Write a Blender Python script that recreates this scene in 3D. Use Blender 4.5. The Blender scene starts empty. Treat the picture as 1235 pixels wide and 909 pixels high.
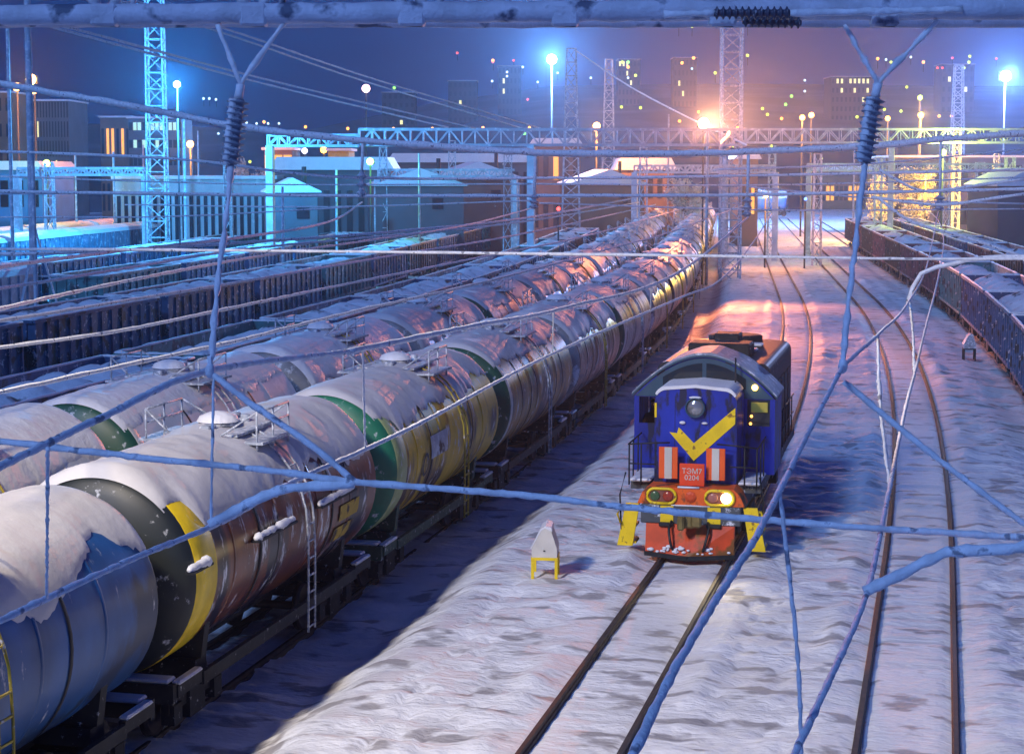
import bpy, math, random
from mathutils import Vector, Matrix, noise
random.seed(7)
S = bpy.context.scene
COL = S.collection
R = math.radians

# ------------------------------------------------------------------ camera, sky, sun, added fill spot, exposure
F, VPX, YH, HC = 2200.0, 1139.0, 203.0, 9.0        # focal length and horizon of the photograph in its own pixels
PITCH = math.atan2(412 - YH, F)
TH = math.atan2(VPX - 617, math.hypot(412 - YH, F))
FW = Vector((-math.sin(TH)*math.cos(PITCH), math.cos(TH)*math.cos(PITCH), -math.sin(PITCH)))
RT = Vector((math.cos(TH), math.sin(TH), 0))
UP = RT.cross(FW)
cam = bpy.data.cameras.new('camera'); cam_o = bpy.data.objects.new('camera', cam); COL.objects.link(cam_o)
cam_o.location = (0, 0, HC)
cam_o.rotation_euler = (math.pi/2 - PITCH, 0, TH)
cam.sensor_width = 36; cam.lens = 36*F/1235; cam.shift_y = (412-454.5)/1235
cam.clip_start = .5; cam.clip_end = 9000
S.camera = cam_o

W = bpy.data.worlds.new('World'); S.world = W; W.use_nodes = True
nt = W.node_tree; nt.nodes.clear()
wo = nt.nodes.new('ShaderNodeOutputWorld'); bg = nt.nodes.new('ShaderNodeBackground')
sky = nt.nodes.new('ShaderNodeTexSky'); sky.sky_type = 'NISHITA'; sky.sun_disc = False
sky.sun_elevation = R(-4); sky.sun_rotation = R(215); sky.air_density = 1; sky.dust_density = .3; sky.ozone_density = 4
tint = nt.nodes.new('ShaderNodeMixRGB'); tint.blend_type = 'ADD'; tint.inputs[0].default_value = 1
tint.inputs[2].default_value = (.002, .026, .20, 1)          # the town's night glow that never leaves this sky
nt.links.new(sky.outputs[0], tint.inputs[1]); nt.links.new(tint.outputs[0], bg.inputs[0]); nt.links.new(bg.outputs[0], wo.inputs[0])
bg.inputs[1].default_value = .8

def lamp(kind, name, loc, energy, color, target=None, **kw):
    l = bpy.data.lights.new(name, kind); l.energy = energy; l.color = color
    for k, v in kw.items(): setattr(l, k, v)
    o = bpy.data.objects.new(name, l); COL.objects.link(o); o.location = loc
    if target is not None:
        o.rotation_euler = (Vector(target)-Vector(loc)).to_track_quat('-Z', 'Y').to_euler()
    return o
sun = lamp('SUN', 'blue_fill_sun', (-22, -40, 56), 1.65, (.26, .47, 1.0), (0, 28, 0), angle=R(7))  # sun lamp added as a blue ambient fill over the yard
fill_spot = lamp('SPOT', 'foreground_fill', (-17.5, 12.5, 19), 27000, (1, .84, .62), (-1, 38, 0), spot_size=R(74), spot_blend=.7, shadow_soft_size=1.0)  # warm spot added out of frame to brighten the foreground snow

S.view_settings.view_transform = 'Standard'; S.view_settings.look = 'None'
S.view_settings.exposure = 0; S.view_settings.gamma = 1; S.view_settings.use_curve_mapping = False
S.cycles.use_denoising = True
S.cycles.max_bounces = 5; S.cycles.diffuse_bounces = 2; S.cycles.glossy_bounces = 2; S.cycles.transmission_bounces = 2
S.cycles.volume_bounces = 0; S.cycles.sample_clamp_indirect = 3; S.cycles.caustics_reflective = False; S.cycles.caustics_refractive = False

# ------------------------------------------------------------------ helpers
def at(px, py, d):
    return Vector((0, 0, HC)) + d*(FW + RT*((px-617)/F) + UP*((412-py)/F))
def atz(px, py, z):
    v = FW + RT*((px-617)/F) + UP*((412-py)/F)
    return Vector((0, 0, HC)) + v*((z-HC)/v.z)
Y0, RAD, Y1 = 40.0, 800.0, 130.0
def bend(Y):
    if Y < Y0: return 0.0
    if Y < Y1: return (Y-Y0)**2/(2*RAD)
    return (Y1-Y0)**2/(2*RAD) + (Y-Y1)*(Y1-Y0)/RAD
def cx(X, Y): return X - bend(Y)
def heading(Y): return math.atan((min(max(Y, Y0), Y1)-Y0)/RAD)
def atX(px, py, X):
    v = FW + RT*((px-617)/F) + UP*((412-py)/F)
    d = 10.0
    for _ in range(40):
        Y = v.y*d
        d2 = cx(X, Y)/v.x
        d = .5*d + .5*max(3, min(d2, 400))
    return Vector((0, 0, HC)) + v*d
def sm(a, b, x):
    t = max(0, min(1, (x-a)/(b-a))); return t*t*(3-2*t)
def nz(x, y=0, z=0): return noise.noise(Vector((x, y, z)))

class MB:
    def __init__(s): s.v, s.f, s.sm = [], [], []
    def add(s, vs, fs, smooth=False):
        n = len(s.v); s.v += [Vector(v) for v in vs]
        for f in fs: s.f.append([i+n for i in f]); s.sm.append(smooth)
        return s
    def box(s, c, d, rz=0, bev=0):
        hx, hy, hz = d[0]/2, d[1]/2, d[2]/2
        m = Matrix.Rotation(rz, 3, 'Z')
        c = Vector(c)
        if bev <= 0:
            vs = [c+m@Vector((x*hx, y*hy, z*hz)) for z in (-1, 1) for y in (-1, 1) for x in (-1, 1)]
            return s.add(vs, [(0, 2, 3, 1), (4, 5, 7, 6), (0, 1, 5, 4), (2, 6, 7, 3), (0, 4, 6, 2), (1, 3, 7, 5)])
        ring = lambda i, z: [c+m@Vector((x, y, z)) for x, y in ((-hx+i, -hy), (hx-i, -hy), (hx, -hy+i), (hx, hy-i), (hx-i, hy), (-hx+i, hy), (-hx, hy-i), (-hx, -hy+i))]
        ri = lambda z: [c+m@Vector((x, y, z)) for x, y in ((-hx+bev, -hy+bev), (hx-bev, -hy+bev), (hx-bev, -hy+bev), (hx-bev, hy-bev), (hx-bev, hy-bev), (-hx+bev, hy-bev), (-hx+bev, hy-bev), (-hx+bev, -hy+bev))]
        vs = ri(-hz)+ring(bev, -hz+bev)+ring(bev, hz-bev)+ri(hz)
        fs = []
        for k in range(3):
            for i in range(8):
                j = (i+1) % 8; q = [k*8+i, k*8+j, k*8+8+j, k*8+8+i]
                fs.append(q)
        fs.append([0, 7, 5, 3][::1]); fs.append([24+1, 24+3, 24+5, 24+7])
        return s.add(vs, fs)
    def bar(s, a, b, w, h=None, up=(0, 0, 1)):
        a, b = Vector(a), Vector(b); h = h or w
        d = (b-a).normalized(); u = Vector(up)
        if abs(d.dot(u)) > .98: u = Vector((0, 1, 0))
        x = d.cross(u).normalized(); y = x.cross(d)
        vs = [p+x*(i*w/2)+y*(j*h/2) for p in (a, b) for i, j in ((-1, -1), (1, -1), (1, 1), (-1, 1))]
        return s.add(vs, [(3, 2, 1, 0), (4, 5, 6, 7), (0, 1, 5, 4), (1, 2, 6, 5), (2, 3, 7, 6), (3, 0, 4, 7)])
    def tube(s, pts, r, n=8, frost=0, fs=6.0, cap=True):
        pts = [Vector(p) for p in pts]; rings = []
        ref = Vector((0, 0, 1))
        for i, p in enumerate(pts):
            d = (pts[min(i+1, len(pts)-1)]-pts[max(i-1, 0)]).normalized()
            u = ref if abs(d.dot(ref)) < .97 else Vector((0, 1, 0))
            x = d.cross(u).normalized(); y = x.cross(d)
            rr = r[i] if isinstance(r, (list, tuple)) else r
            ring = []
            for k in range(n):
                a = 2*math.pi*k/n
                q = p+(x*math.cos(a)+y*math.sin(a))*rr
                if frost:
                    q += (x*math.cos(a)+y*(math.sin(a)+.25*(math.sin(a) > 0)))*frost*(.35+nz(q.x*fs, q.y*fs, q.z*fs)+.5*nz(q.x*fs*3, q.y*fs*3, q.z*fs*3))
                ring.append(q)
            rings += ring
        fs_ = []
        for i in range(len(pts)-1):
            for k in range(n):
                fs_.append((i*n+k, i*n+(k+1) % n, (i+1)*n+(k+1) % n, (i+1)*n+k))
        if cap:
            fs_.append(tuple(range(n))[::-1]); fs_.append(tuple(range((len(pts)-1)*n, len(pts)*n)))
        return s.add(rings, fs_, True)
    def cyl(s, a, b, r0, r1=None, n=12): return s.tube([a, b], [r0, r0 if r1 is None else r1], n)
    def lathe(s, prof, o=(0, 0, 0), axis=(0, 0, 1), n=24, smooth=True):
        ax = Vector(axis).normalized(); o = Vector(o)
        u = Vector((1, 0, 0)) if abs(ax.x) < .9 else Vector((0, 1, 0))
        x = (u-ax*u.dot(ax)).normalized(); y = ax.cross(x)
        vs, fs = [], []
        for r, h in prof:
            for k in range(n):
                a = 2*math.pi*k/n
                vs.append(o+ax*h+(x*math.cos(a)+y*math.sin(a))*max(r, .0008))
        for i in range(len(prof)-1):
            for k in range(n): fs.append((i*n+k, i*n+(k+1) % n, (i+1)*n+(k+1) % n, (i+1)*n+k))
        return s.add(vs, fs, smooth)
    def prism(s, poly, y0, y1):      # polygon in the XZ plane extruded along Y
        n = len(poly)
        vs = [(x, y0, z) for x, z in poly]+[(x, y1, z) for x, z in poly]
        fs = [tuple(range(n)), tuple(range(2*n-1, n-1, -1))]+[((i+1) % n, i, n+i, n+(i+1) % n) for i in range(n)]
        return s.add(vs, fs)
    def sphere(s, c, r, n=8, sc=(1, 1, 1)):
        vs, fs = [], []
        for i in range(n+1):
            t = math.pi*i/n
            for k in range(n*2):
                a = math.pi*k/n
                vs.append(Vector(c)+Vector((r*sc[0]*math.sin(t)*math.cos(a), r*sc[1]*math.sin(t)*math.sin(a), r*sc[2]*math.cos(t))))
        for i in range(n):
            for k in range(n*2):
                fs.append((i*2*n+k, (i+1)*2*n+k, (i+1)*2*n+(k+1) % (2*n), i*2*n+(k+1) % (2*n)))
        return s.add(vs, fs, True)
    def build(s, name, mat, parent=None):
        me = bpy.data.meshes.new(name)
        me.from_pydata([tuple(v) for v in s.v], [], s.f)
        me.polygons.foreach_set('use_smooth', s.sm)
        me.materials.append(mat); me.update()
        o = bpy.data.objects.new(name, me); COL.objects.link(o)
        if parent: o.parent = parent
        return o

def tag(o, label=None, cat=None, group=None, kind=None):
    for k, v in (('label', label), ('category', cat), ('group', group), ('kind', kind)):
        if v: o[k] = v
        elif k in o: del o[k]
    return o
def empty(name, loc=(0, 0, 0), rz=0):
    o = bpy.data.objects.new(name, None); COL.objects.link(o); o.location = loc; o.rotation_euler = (0, 0, rz); o.empty_display_size = .2
    return o
def kids(o): return [c for c in bpy.data.objects if c.parent == o]
def copy_tree(o, parent=None):
    c = o.copy(); COL.objects.link(c); c.parent = parent
    for ch in KIDS.get(o.name) or KIDS.setdefault(o.name, kids(o)): copy_tree(ch, c)
    return c
KIDS = {}
def spline(pts, step):
    pts = [Vector(p) for p in pts]; out = []
    P = [pts[0]*2-pts[1]]+pts+[pts[-1]*2-pts[-2]]
    for i in range(1, len(P)-2):
        n = max(2, min(160, int((P[i+1]-P[i]).length/step)))
        for k in range(n):
            t = k/n
            out.append(.5*((2*P[i])+(P[i+1]-P[i-1])*t+(2*P[i-1]-5*P[i]+4*P[i+1]-P[i+2])*t*t+(3*P[i]-P[i-1]-3*P[i+1]+P[i+2])*t**3))
    return out+[pts[-1]]

# ------------------------------------------------------------------ materials
def N(nt, t, **kw):
    n = nt.nodes.new(t)
    for k, v in kw.items(): setattr(n, k, v)
    return n
def mat(name, col, rough=.6, metal=0, var=.15, vscale=3, bump=0, bscale=20, frost=None, dirt=None, stretch=(1, 1, 1), spec=.5):
    """base colour with noise variation; frost = (amount, scale) rime flecks; dirt = (colour, amount, scale)"""
    m = bpy.data.materials.new(name); m.use_nodes = True; t = m.node_tree; b = t.nodes['Principled BSDF']; L = t.links
    b.inputs['Roughness'].default_value = rough; b.inputs['Metallic'].default_value = metal; b.inputs['Specular IOR Level'].default_value = spec
    tc = N(t, 'ShaderNodeTexCoord'); mp = N(t, 'ShaderNodeMapping'); mp.inputs['Scale'].default_value = stretch
    L.new(tc.outputs['Object'], mp.inputs[0])
    n1 = N(t, 'ShaderNodeTexNoise'); n1.inputs['Scale'].default_value = vscale; n1.inputs['Detail'].default_value = 6
    L.new(mp.outputs[0], n1.inputs['Vector'])
    mr = N(t, 'ShaderNodeMapRange'); mr.inputs[1].default_value = .3; mr.inputs[2].default_value = .7; mr.inputs[3].default_value = 1-var; mr.inputs[4].default_value = 1+var
    L.new(n1.outputs[0], mr.inputs[0])
    mx = N(t, 'ShaderNodeMixRGB', blend_type='MULTIPLY'); mx.inputs[0].default_value = 1; mx.inputs[1].default_value = (*col, 1)
    L.new(mr.outputs[0], mx.inputs[2]); out = mx.outputs[0]
    if dirt:
        n3 = N(t, 'ShaderNodeTexNoise'); n3.inputs['Scale'].default_value = dirt[2]; n3.inputs['Detail'].default_value = 5
        L.new(mp.outputs[0], n3.inputs['Vector'])
        r3 = N(t, 'ShaderNodeMapRange'); r3.inputs[1].default_value = .62-.3*dirt[1]; r3.inputs[2].default_value = .68-.25*dirt[1]
        L.new(n3.outputs[0], r3.inputs[0])
        m3 = N(t, 'ShaderNodeMixRGB'); L.new(r3.outputs[0], m3.inputs[0]); L.new(out, m3.inputs[1]); m3.inputs[2].default_value = (*dirt[0], 1); out = m3.outputs[0]
    if frost:
        mp2 = N(t, 'ShaderNodeMapping'); mp2.inputs['Scale'].default_value = frost[2] if len(frost) > 2 else (1, 1, 1)
        L.new(tc.outputs['Object'], mp2.inputs[0])
        n2 = N(t, 'ShaderNodeTexNoise'); n2.inputs['Scale'].default_value = frost[1]; n2.inputs['Detail'].default_value = 8; n2.inputs['Roughness'].default_value = .7
        L.new(mp2.outputs[0], n2.inputs['Vector'])
        r2 = N(t, 'ShaderNodeMapRange'); r2.inputs[1].default_value = .66-.3*frost[0]; r2.inputs[2].default_value = .74-.3*frost[0]
        L.new(n2.outputs[0], r2.inputs[0])
        m2 = N(t, 'ShaderNodeMixRGB'); L.new(r2.outputs[0], m2.inputs[0]); L.new(out, m2.inputs[1]); m2.inputs[2].default_value = (.72, .74, .78, 1); out = m2.outputs[0]
    L.new(out, b.inputs['Base Color'])
    if bump:
        n4 = N(t, 'ShaderNodeTexNoise'); n4.inputs['Scale'].default_value = bscale; n4.inputs['Detail'].default_value = 5
        L.new(mp.outputs[0], n4.inputs['Vector'])
        bp = N(t, 'ShaderNodeBump'); bp.inputs['Strength'].default_value = 1; bp.inputs['Distance'].default_value = bump
        L.new(n4.outputs[0], bp.inputs['Height']); L.new(bp.outputs[0], b.inputs['Normal'])
    return m
def emit(name, col, s):
    m = bpy.data.materials.new(name); m.use_nodes = True; t = m.node_tree; t.nodes.clear()
    o = N(t, 'ShaderNodeOutputMaterial'); e = N(t, 'ShaderNodeEmission'); e.inputs[0].default_value = (*col, 1); e.inputs[1].default_value = s
    t.links.new(e.outputs[0], o.inputs[0])
    m.cycles.emission_sampling = 'NONE'
    return m
def glass(name, col, rough=.08):
    m = mat(name, col, rough, 0, .1, 4); return m

M = {}
M['snow'] = mat('snow', (.8, .8, .82), .55, var=.04, vscale=2, bump=.03, bscale=6)
M['tank_snow'] = mat('tank_snow', (.60, .59, .60), .6, var=.12, vscale=.8, bump=.014, bscale=5)
M['rime'] = mat('rime', (.82, .83, .86), .7, var=.18, vscale=9, bump=.01, bscale=40)
M['frosted_steel'] = mat('frosted_steel', (.36, .40, .46), .6, .0, .3, 4, frost=(.55, 7))
M['dark_steel'] = mat('dark_steel', (.02, .022, .026), .6, .3, .4, 5)
M['wheel_steel'] = mat('wheel_steel', (.06, .05, .045), .45, .7, .3, 5)
M['rail_steel'] = mat('rail_steel', (.06, .04, .034), .62, .2, .3, 6)
M['frame_green'] = mat('frame_green', (.03, .085, .06), .6, .1, .4, 3, frost=(.25, 6))
M['frame_black'] = mat('frame_black', (.018, .02, .024), .7, .1, .4, 3, frost=(.15, 6))
M['coal'] = mat('coal', (.02, .02, .02), .9, bump=.1, bscale=5)
M['black'] = mat('black', (.01, .01, .012), .5)

# ------------------------------------------------------------------ ground
FOOT = {}
def trail(x0, y0, x1, y1, sd):
    n = int(math.hypot(x1-x0, y1-y0)/.62); rn = random.Random(sd)
    for k in range(n):
        t = k/n; fx = x0+(x1-x0)*t+(.13 if k % 2 else -.13)+rn.gauss(0, .05)+.5*math.sin(t*9+sd); fy = y0+(y1-y0)*t+rn.gauss(0, .07)
        for a in (-1, 0, 1):
            for b in (-1, 0, 1): FOOT.setdefault((int(fx//1)+a, int(fy//1)+b), []).append((fx, fy))
for i_, q_ in enumerate(((-2.8, 15, -3.1, 75), (-3.5, 17, -2.5, 60), (-8.2, 18, -8.9, 70), (-7.6, 20, -8.6, 38), (2.2, 30, 2.4, 80), (-7.5, 39, -3, 37), (-9.2, 24, -7.9, 38), (1.7, 24, 2.0, 60))): trail(*q_, i_)
def ground_h(X, Y):
    u = X + bend(Y)
    h = -.64*sm(-9.6, -11.2, u)
    if -16.4 < u < -13: pass
    h -= .5*sm(2.2, 3.4, u)*(1-sm(60, 70, -X)) * .35
    if Y > 260: h -= 0
    if abs(X) < 70 and -10 < Y < 220:
        a = math.hypot
        k = sm(1.5, .9, abs(u+.39)) + sm(1.5, .9, abs(u+5.43))
        k = min(1, k)
        rip = .10*nz(u*.5, Y*1.5, 1.3) + .07*nz(u*1.1, Y*2.7, 7.7) + .035*nz(u*2.2, Y*5, 3.1) + .07*(.35-abs(nz(u*.7, Y*2.3, 5.5))) + .12*nz(u*.13, Y*.16, 4.2)
        for fx, fy in FOOT.get((int(u//1), int(Y//1)), ()): h -= .11*math.exp(-((u-fx)/.13)**2-((Y-fy)/.2)**2)-.03*math.exp(-((u-fx)/.26)**2-((Y-fy)/.34)**2)
        for X0 in (-.39, -5.43):
            for sg in (-1, 1): h += (.05+.09*nz(Y*.35, X0, sg)+.05*nz(Y*1.7, X0, sg+5))*math.exp(-((u-X0-sg*1.45)/.28)**2)
        slp = .042*math.sin(2*math.pi*Y/.62)*max(0, .25+nz(u*.35, Y*.12, 9))
        h += rip*(1-.75*k) + slp*k*(1 if abs(u+.39) < .66 or abs(u+5.43) < .66 else .3) - .03*k
        for X0 in (-.39, -5.43):
            for sg in (-1, 1):
                d = abs(u-(X0+sg*.76))
                h -= .07*math.exp(-(d/.11)**2)
    return h
def grid_lines(spec):
    out = []
    for a, b, st in spec:
        x = a
        while x < b-1e-6: out.append(x); x += st
    out.append(spec[-1][1]); return out
xs = grid_lines([(-3000, -600, 300), (-600, -80, 40), (-80, -26, 3), (-26, -13, .8), (-13, 10, .14), (10, 30, 1), (30, 100, 5), (100, 600, 50), (600, 3000, 400)])
ys = grid_lines([(-200, -20, 30), (-20, 14, 3), (14, 62, .16), (62, 110, .35), (110, 160, 1), (160, 300, 10), (300, 600, 50), (600, 4000, 400)])
gm = MB(); nxs = len(xs)
gv = []
for y in ys:
    for x in xs:
        xx = x - (bend(y) if -60 < x < 60 and y < 220 else 0) if -60 < x < 60 else x
        gv.append((xx, y, ground_h(xx, y)))
gm.add(gv, [(j*nxs+i, j*nxs+i+1, (j+1)*nxs+i+1, (j+1)*nxs+i) for j in range(len(ys)-1) for i in range(nxs-1)], True)
gsnow = mat('ground_snow', (.78, .78, .80), .6, var=.08, vscale=.6, bump=.06, bscale=5, stretch=(.8, 1.6, 1), dirt=((.38, .36, .37), .22, 1.1))
go = gm.build('snow_ground', gsnow); tag(go, 'snow covered ground of the railway yard with rippled sleeper marks', 'snow', kind='structure')

def hill_top(px):
    return 100 if px > 560 else 62
def hill_z(X, Y):
    d = Y*math.cos(TH)-X*math.sin(TH)
    x = X*math.cos(TH)+Y*math.sin(TH)
    px = 617+F*x/max(d, 50)
    cap = 34+62*sm(330, 760, px)
    z = .125*(d-400)
    z = cap*(1-math.exp(-max(z, 0)/cap)) if z > 0 else z*.3
    return z + 6*nz(X*.006, Y*.006, 2)*sm(420, 600, d) - 1.0
def on_hill(px, py):
    d = 380.0
    v = FW + RT*((px-617)/F) + UP*((412-py)/F)
    while d < 1500:
        p = Vector((0, 0, HC))+v*d
        if p.z <= hill_z(p.x, p.y): return p, d
        d += 4
    return Vector((0, 0, HC))+v*700, 700
hm = MB(); hv = []
dl = [380+14*i for i in range(110)]; al = [-1900+i*60 for i in range(66)]
for d in dl:
    for a in al:
        x = a*d/900
        p = RT*x + Vector((-math.sin(TH), math.cos(TH), 0))*d
        hv.append((p.x, p.y, hill_z(p.x, p.y)))
hm.add(hv, [(j*66+i, j*66+i+1, (j+1)*66+i+1, (j+1)*66+i) for j in range(109) for i in range(65)], True)
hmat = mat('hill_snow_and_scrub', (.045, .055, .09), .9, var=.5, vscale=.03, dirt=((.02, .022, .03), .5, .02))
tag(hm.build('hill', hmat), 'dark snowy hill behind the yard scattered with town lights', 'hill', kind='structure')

# ------------------------------------------------------------------ tracks
def make_track(X0, ya, yb, zb, label, step=1.5):
    t = empty('railway_track', (0, 0, 0)); tag(t, label, 'railway track')
    for sg in (-1, 1):
        b = MB()
        pts = []
        y = ya
        while y <= yb:
            h = heading(y); pts.append((cx(X0, y)+sg*.76*math.cos(h), y+sg*.76*math.sin(h))); y += step
        prof = [(-.065, -.1), (-.065, .02), (-.037, .03), (-.037, .10), (.037, .10), (.037, .03), (.065, .02), (.065, -.1)]
        vs = [(x+px, y, zb+pz) for x, y in pts for px, pz in prof]; n = 8
        b.add(vs, [(i*n+k, (i+1)*n+k, (i+1)*n+k+1, i*n+k+1) for i in range(len(pts)-1) for k in range(n-1)])
        b.build('rail', M['rail_steel'], t)
    return t
make_track(-.39, 8, 330, -.03, 'open pair of rails in the snow to the right of the locomotive, bare of wagons')
make_track(-5.43, 8, 330, -.03, 'pair of dark rails running out from under the blue locomotive')
for X0, s in ((-13.55, 'rails under the tank wagons nearest the locomotive'), (-18.2, 'rails under the farther line of tank wagons')):
    make_track(X0, 10, 330, -.66, s, 3)
make_track(5.0, 60, 330, -.15, 'rails under the coal wagons along the right edge', 3)

# ------------------------------------------------------------------ tank wagons
RB = 1.72
HZ = 2.85
def dish(side, r=1.72, d=.5, y=5.2):
    return [(r*math.cos(a), side*(y+d*math.sin(a))) for a in [i*math.pi/2/8 for i in range(9)]]
def snow_shell(seed, aR, aL, thick, y0=-5.35, y1=5.35, streak=1.0, near_bare=0.0):
    b = MB(); ny, na = 110, 36; vs = []
    for i in range(ny+1):
        y = y0+(y1-y0)*i/ny
        eR = aR+streak*(16*nz(y*.35, seed, 0)+11*nz(y*.9, seed, 3)+4*nz(y*3, seed, 6)+3*nz(y*9, seed, 2))
        eL = aL+8*nz(y*.7, seed, 9)
        eR *= 1-.30*sm(1.25, .5, y-y0+.25*nz(y*4, seed, 8))*near_bare
        endt = min(1, (y-y0)/.25, (y1-y)/.25)
        for k in range(na+1):
            t = k/na; a = R(-eL+(eL+eR)*t)
            s_ = abs(2*t-1)
            th = thick*(1-s_**3)*(1+.55*nz(y*.9, a*2, seed)+.25*nz(y*2.8, a*5, seed))*max(0, endt)
            r = RB+.012+th-.05*(s_ > .985)
            if endt <= 0: r = RB-.05
            vs.append((r*math.sin(a), y, HZ+r*math.cos(a)))
    b.add(vs, [(i*(na+1)+k, i*(na+1)+k+1, (i+1)*(na+1)+k+1, (i+1)*(na+1)+k) for i in range(ny) for k in range(na)], True)
    return b
def tube_of(name, pts, r, m, parent, n=6): return MB().tube(pts, r, n).build(name, m, parent)
def make_tank(seed, body, dishm, band, band_w, aR, thick, frame, label, hatch=0.0, streak=1.0, plate=None, bandfar=None):
    t = empty('tank_wagon'); tag(t, label, 'tank wagon', 'tank wagons standing in the yard')
    # barrel (open band zone is its own lathe so nothing overlaps)
    ya = -5.2+band_w
    yb = 5.2-(.55 if bandfar else 0)
    b = MB(); b.lathe([(RB, ya), (RB, yb)], (0, 0, HZ), (0, 1, 0), 56)
    for yy in (-3.4, -1.1, 1.2, 3.3):      # welded rings
        b.lathe([(RB+.001, yy-.05), (RB+.012, yy-.03), (RB+.012, yy+.03), (RB+.001, yy+.05)], (0, 0, HZ), (0, 1, 0), 56)
    b.build('barrel', body, t)
    d = MB(); d.lathe(dish(-1)[::-1], (0, 0, HZ), (0, 1, 0), 56)
    d.build('end_dish', dishm, t)
    d = MB(); d.lathe(dish(1), (0, 0, HZ), (0, 1, 0), 56)
    d.build('end_dish', dishm, t)
    bb = MB(); bb.lathe([(RB, -5.2), (RB+.012, -5.18), (RB+.012, ya-.02), (RB, ya)], (0, 0, HZ), (0, 1, 0), 56); bb.build('end_band', band, t)
    if bandfar:
        bb = MB(); bb.lathe([(RB, yb), (RB+.012, yb+.02), (RB+.012, 5.18), (RB, 5.2)], (0, 0, HZ), (0, 1, 0), 56); bb.build('end_band', bandfar, t)
    snow_shell(seed, aR, 78, thick, streak=streak, near_bare=1.0 if band_w > .5 else 0).build('snow_cover', M['tank_snow'], t)
    # clinging snow on the near dish
    # dome hatch, platform and railings
    h = MB(); z = HZ+RB
    h.lathe([(.34, -.1), (.34, .10), (.38, .12), (.38, .17), (.2, .22), (0, .23)], (0, hatch, z), (0, 0, 1), 20)
    hh = h.build('hatch', M['frosted_steel'], t)
    MB().lathe([(.42, 0), (.36, .1), (.18, .17), (0, .2)], (0, hatch, z+.18), (0, 0, 1), 16).build('hatch_snow', M['snow'], hh)
    MB().box((.0, hatch+.75, z+.14), (.3, .3, .22), 0, .03).build('valve', M['frosted_steel'], t)
    MB().box((.1, hatch-.8, z+.1), (.22, .4, .2), 0, .03).build('valve', M['frosted_steel'], t)
    MB().cyl((.35, hatch+.55, z-.1), (.35, hatch+.55, z+.25), .09).build('vent_pipe', M['frosted_steel'], t)
    pp = MB().box((0, hatch, z+.03), (1.5, 1.9, .05)).box((1.0, hatch, z-.1), (.52, 1.9, .05)).box((-1.0, hatch, z-.1), (.52, 1.9, .05)).build('walkway', M['frosted_steel'], t)
    for sg in (-1, 1):
        rl = MB(); X = sg*1.12
        for y in (-.9, 0, .9): rl.tube([(X, hatch+y, z-.3), (X, hatch+y, z+.48)], .022, 6)
        for zz in (.22, .48): rl.tube([(X, hatch-.9, z+zz), (X, hatch+.9, z+zz)], .022, 6)
        for y in (-.9, .9): rl.tube([(X, hatch+y, z+.48), (X*.45, hatch+y*1.3, z+.06)], .02, 6)
        rl.build('railing', M['frosted_steel'], pp)
    # strap bands over the barrel, side ladders
    for y in (-2.1, 2.1): MB().lathe([(RB+.014, y-.05), (RB+.02, y-.04), (RB+.02, y+.04), (RB+.014, y+.05)], (0, 0, HZ), (0, 1, 0), 48).build('strap', M['dark_steel'], t)
    for sg in (-1, 1):
        l = MB(); pts = []
        for k in range(9):
            a = R(18+k*9); r = RB+.14
            pts.append((sg*r*math.sin(a), HZ+r*math.cos(a)))
        pts += [(sg*(RB+.16), 2.4), (sg*(RB+.14), .75)]
        for dy in (-.2, .2): l.tube([(x, hatch+dy, zz) for x, zz in pts], .025, 6)
        for k in range(7):
            zz = .85+k*.33
            l.bar((sg*(RB+.15), hatch-.2, zz), (sg*(RB+.15), hatch+.2, zz), .03)
        for k in (2, 4, 6):
            l.bar((pts[k][0], hatch-.2, pts[k][1]), (pts[k][0], hatch+.2, pts[k][1]), .03)
        l.build('ladder', M['frosted_steel'] if seed % 2 == 0 else MY['ladder_yellow'], t)
    if plate:
        for (yy, a, w) in plate:
            a = R(a); r = RB+.02; xt = r*math.sin(a); zt = HZ+r*math.cos(a); n_ = int(w/.06)
            bk = MB(); bk.box((xt+.07, yy+w/2, zt-.02), (.16, w, .04)); bo_ = bk.build('side_bracket', M['dark_steel'], t)
            pl = MB(); pl.tube([(xt+.07+.02*nz(k*.3, seed, yy), yy+k*.06, zt+.035) for k in range(n_+1)], [(.055+.045*nz(k*.28, seed, yy))*min(1, (k+1)/3, (n_-k+1)/3)+.015 for k in range(n_+1)], 8, .012, 9)
            pl.build('snow_ledge', M['snow'], bo_)
    # underframe
    f = MB()
    f.box((0, 0, 1.02), (.5, 11.2, .3))
    for sg in (-1, 1):
        f.box((0, sg*5.55, 1.02), (2.9, .16, .32))
        f.box((0, sg*3.9, 1.08), (2.5, .5, .28))
        f.box((1.42, sg*4.95, 1.04), (.12, 1.05, .2)); f.box((-1.42, sg*4.95, 1.04), (.12, 1.05, .2))
        f.prism([(-1.3, 1.23), (1.3, 1.23), (1.42, 2.1), (1.05, 1.62), (.55, 1.32), (0, 1.24), (-.55, 1.32), (-1.05, 1.62), (-1.42, 2.1)], sg*3.9-.12, sg*3.9+.12)
    f.box((1.46, 0, 1.0), (.1, 8.8, .22)); f.box((-1.46, 0, 1.0), (.1, 8.8, .22))
    fo = f.build('frame', frame, t)
    for sg in (-1, 1): MB().box((0, sg*5.42, 1.215), (2.7, .36, .07), 0, .03).box((1.43, sg*4.95, 1.18), (.17, 1.0, .07), 0, .03).build('frame_snow', M['snow'], fo)
    c = MB(); 
    for sg in (-1, 1): c.box((0, sg*5.85, .95), (.3, .46, .3), 0, .05); c.box((0, sg*6.0, .95), (.42, .12, .36))
    c.build('coupler', M['dark_steel'], t)
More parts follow.
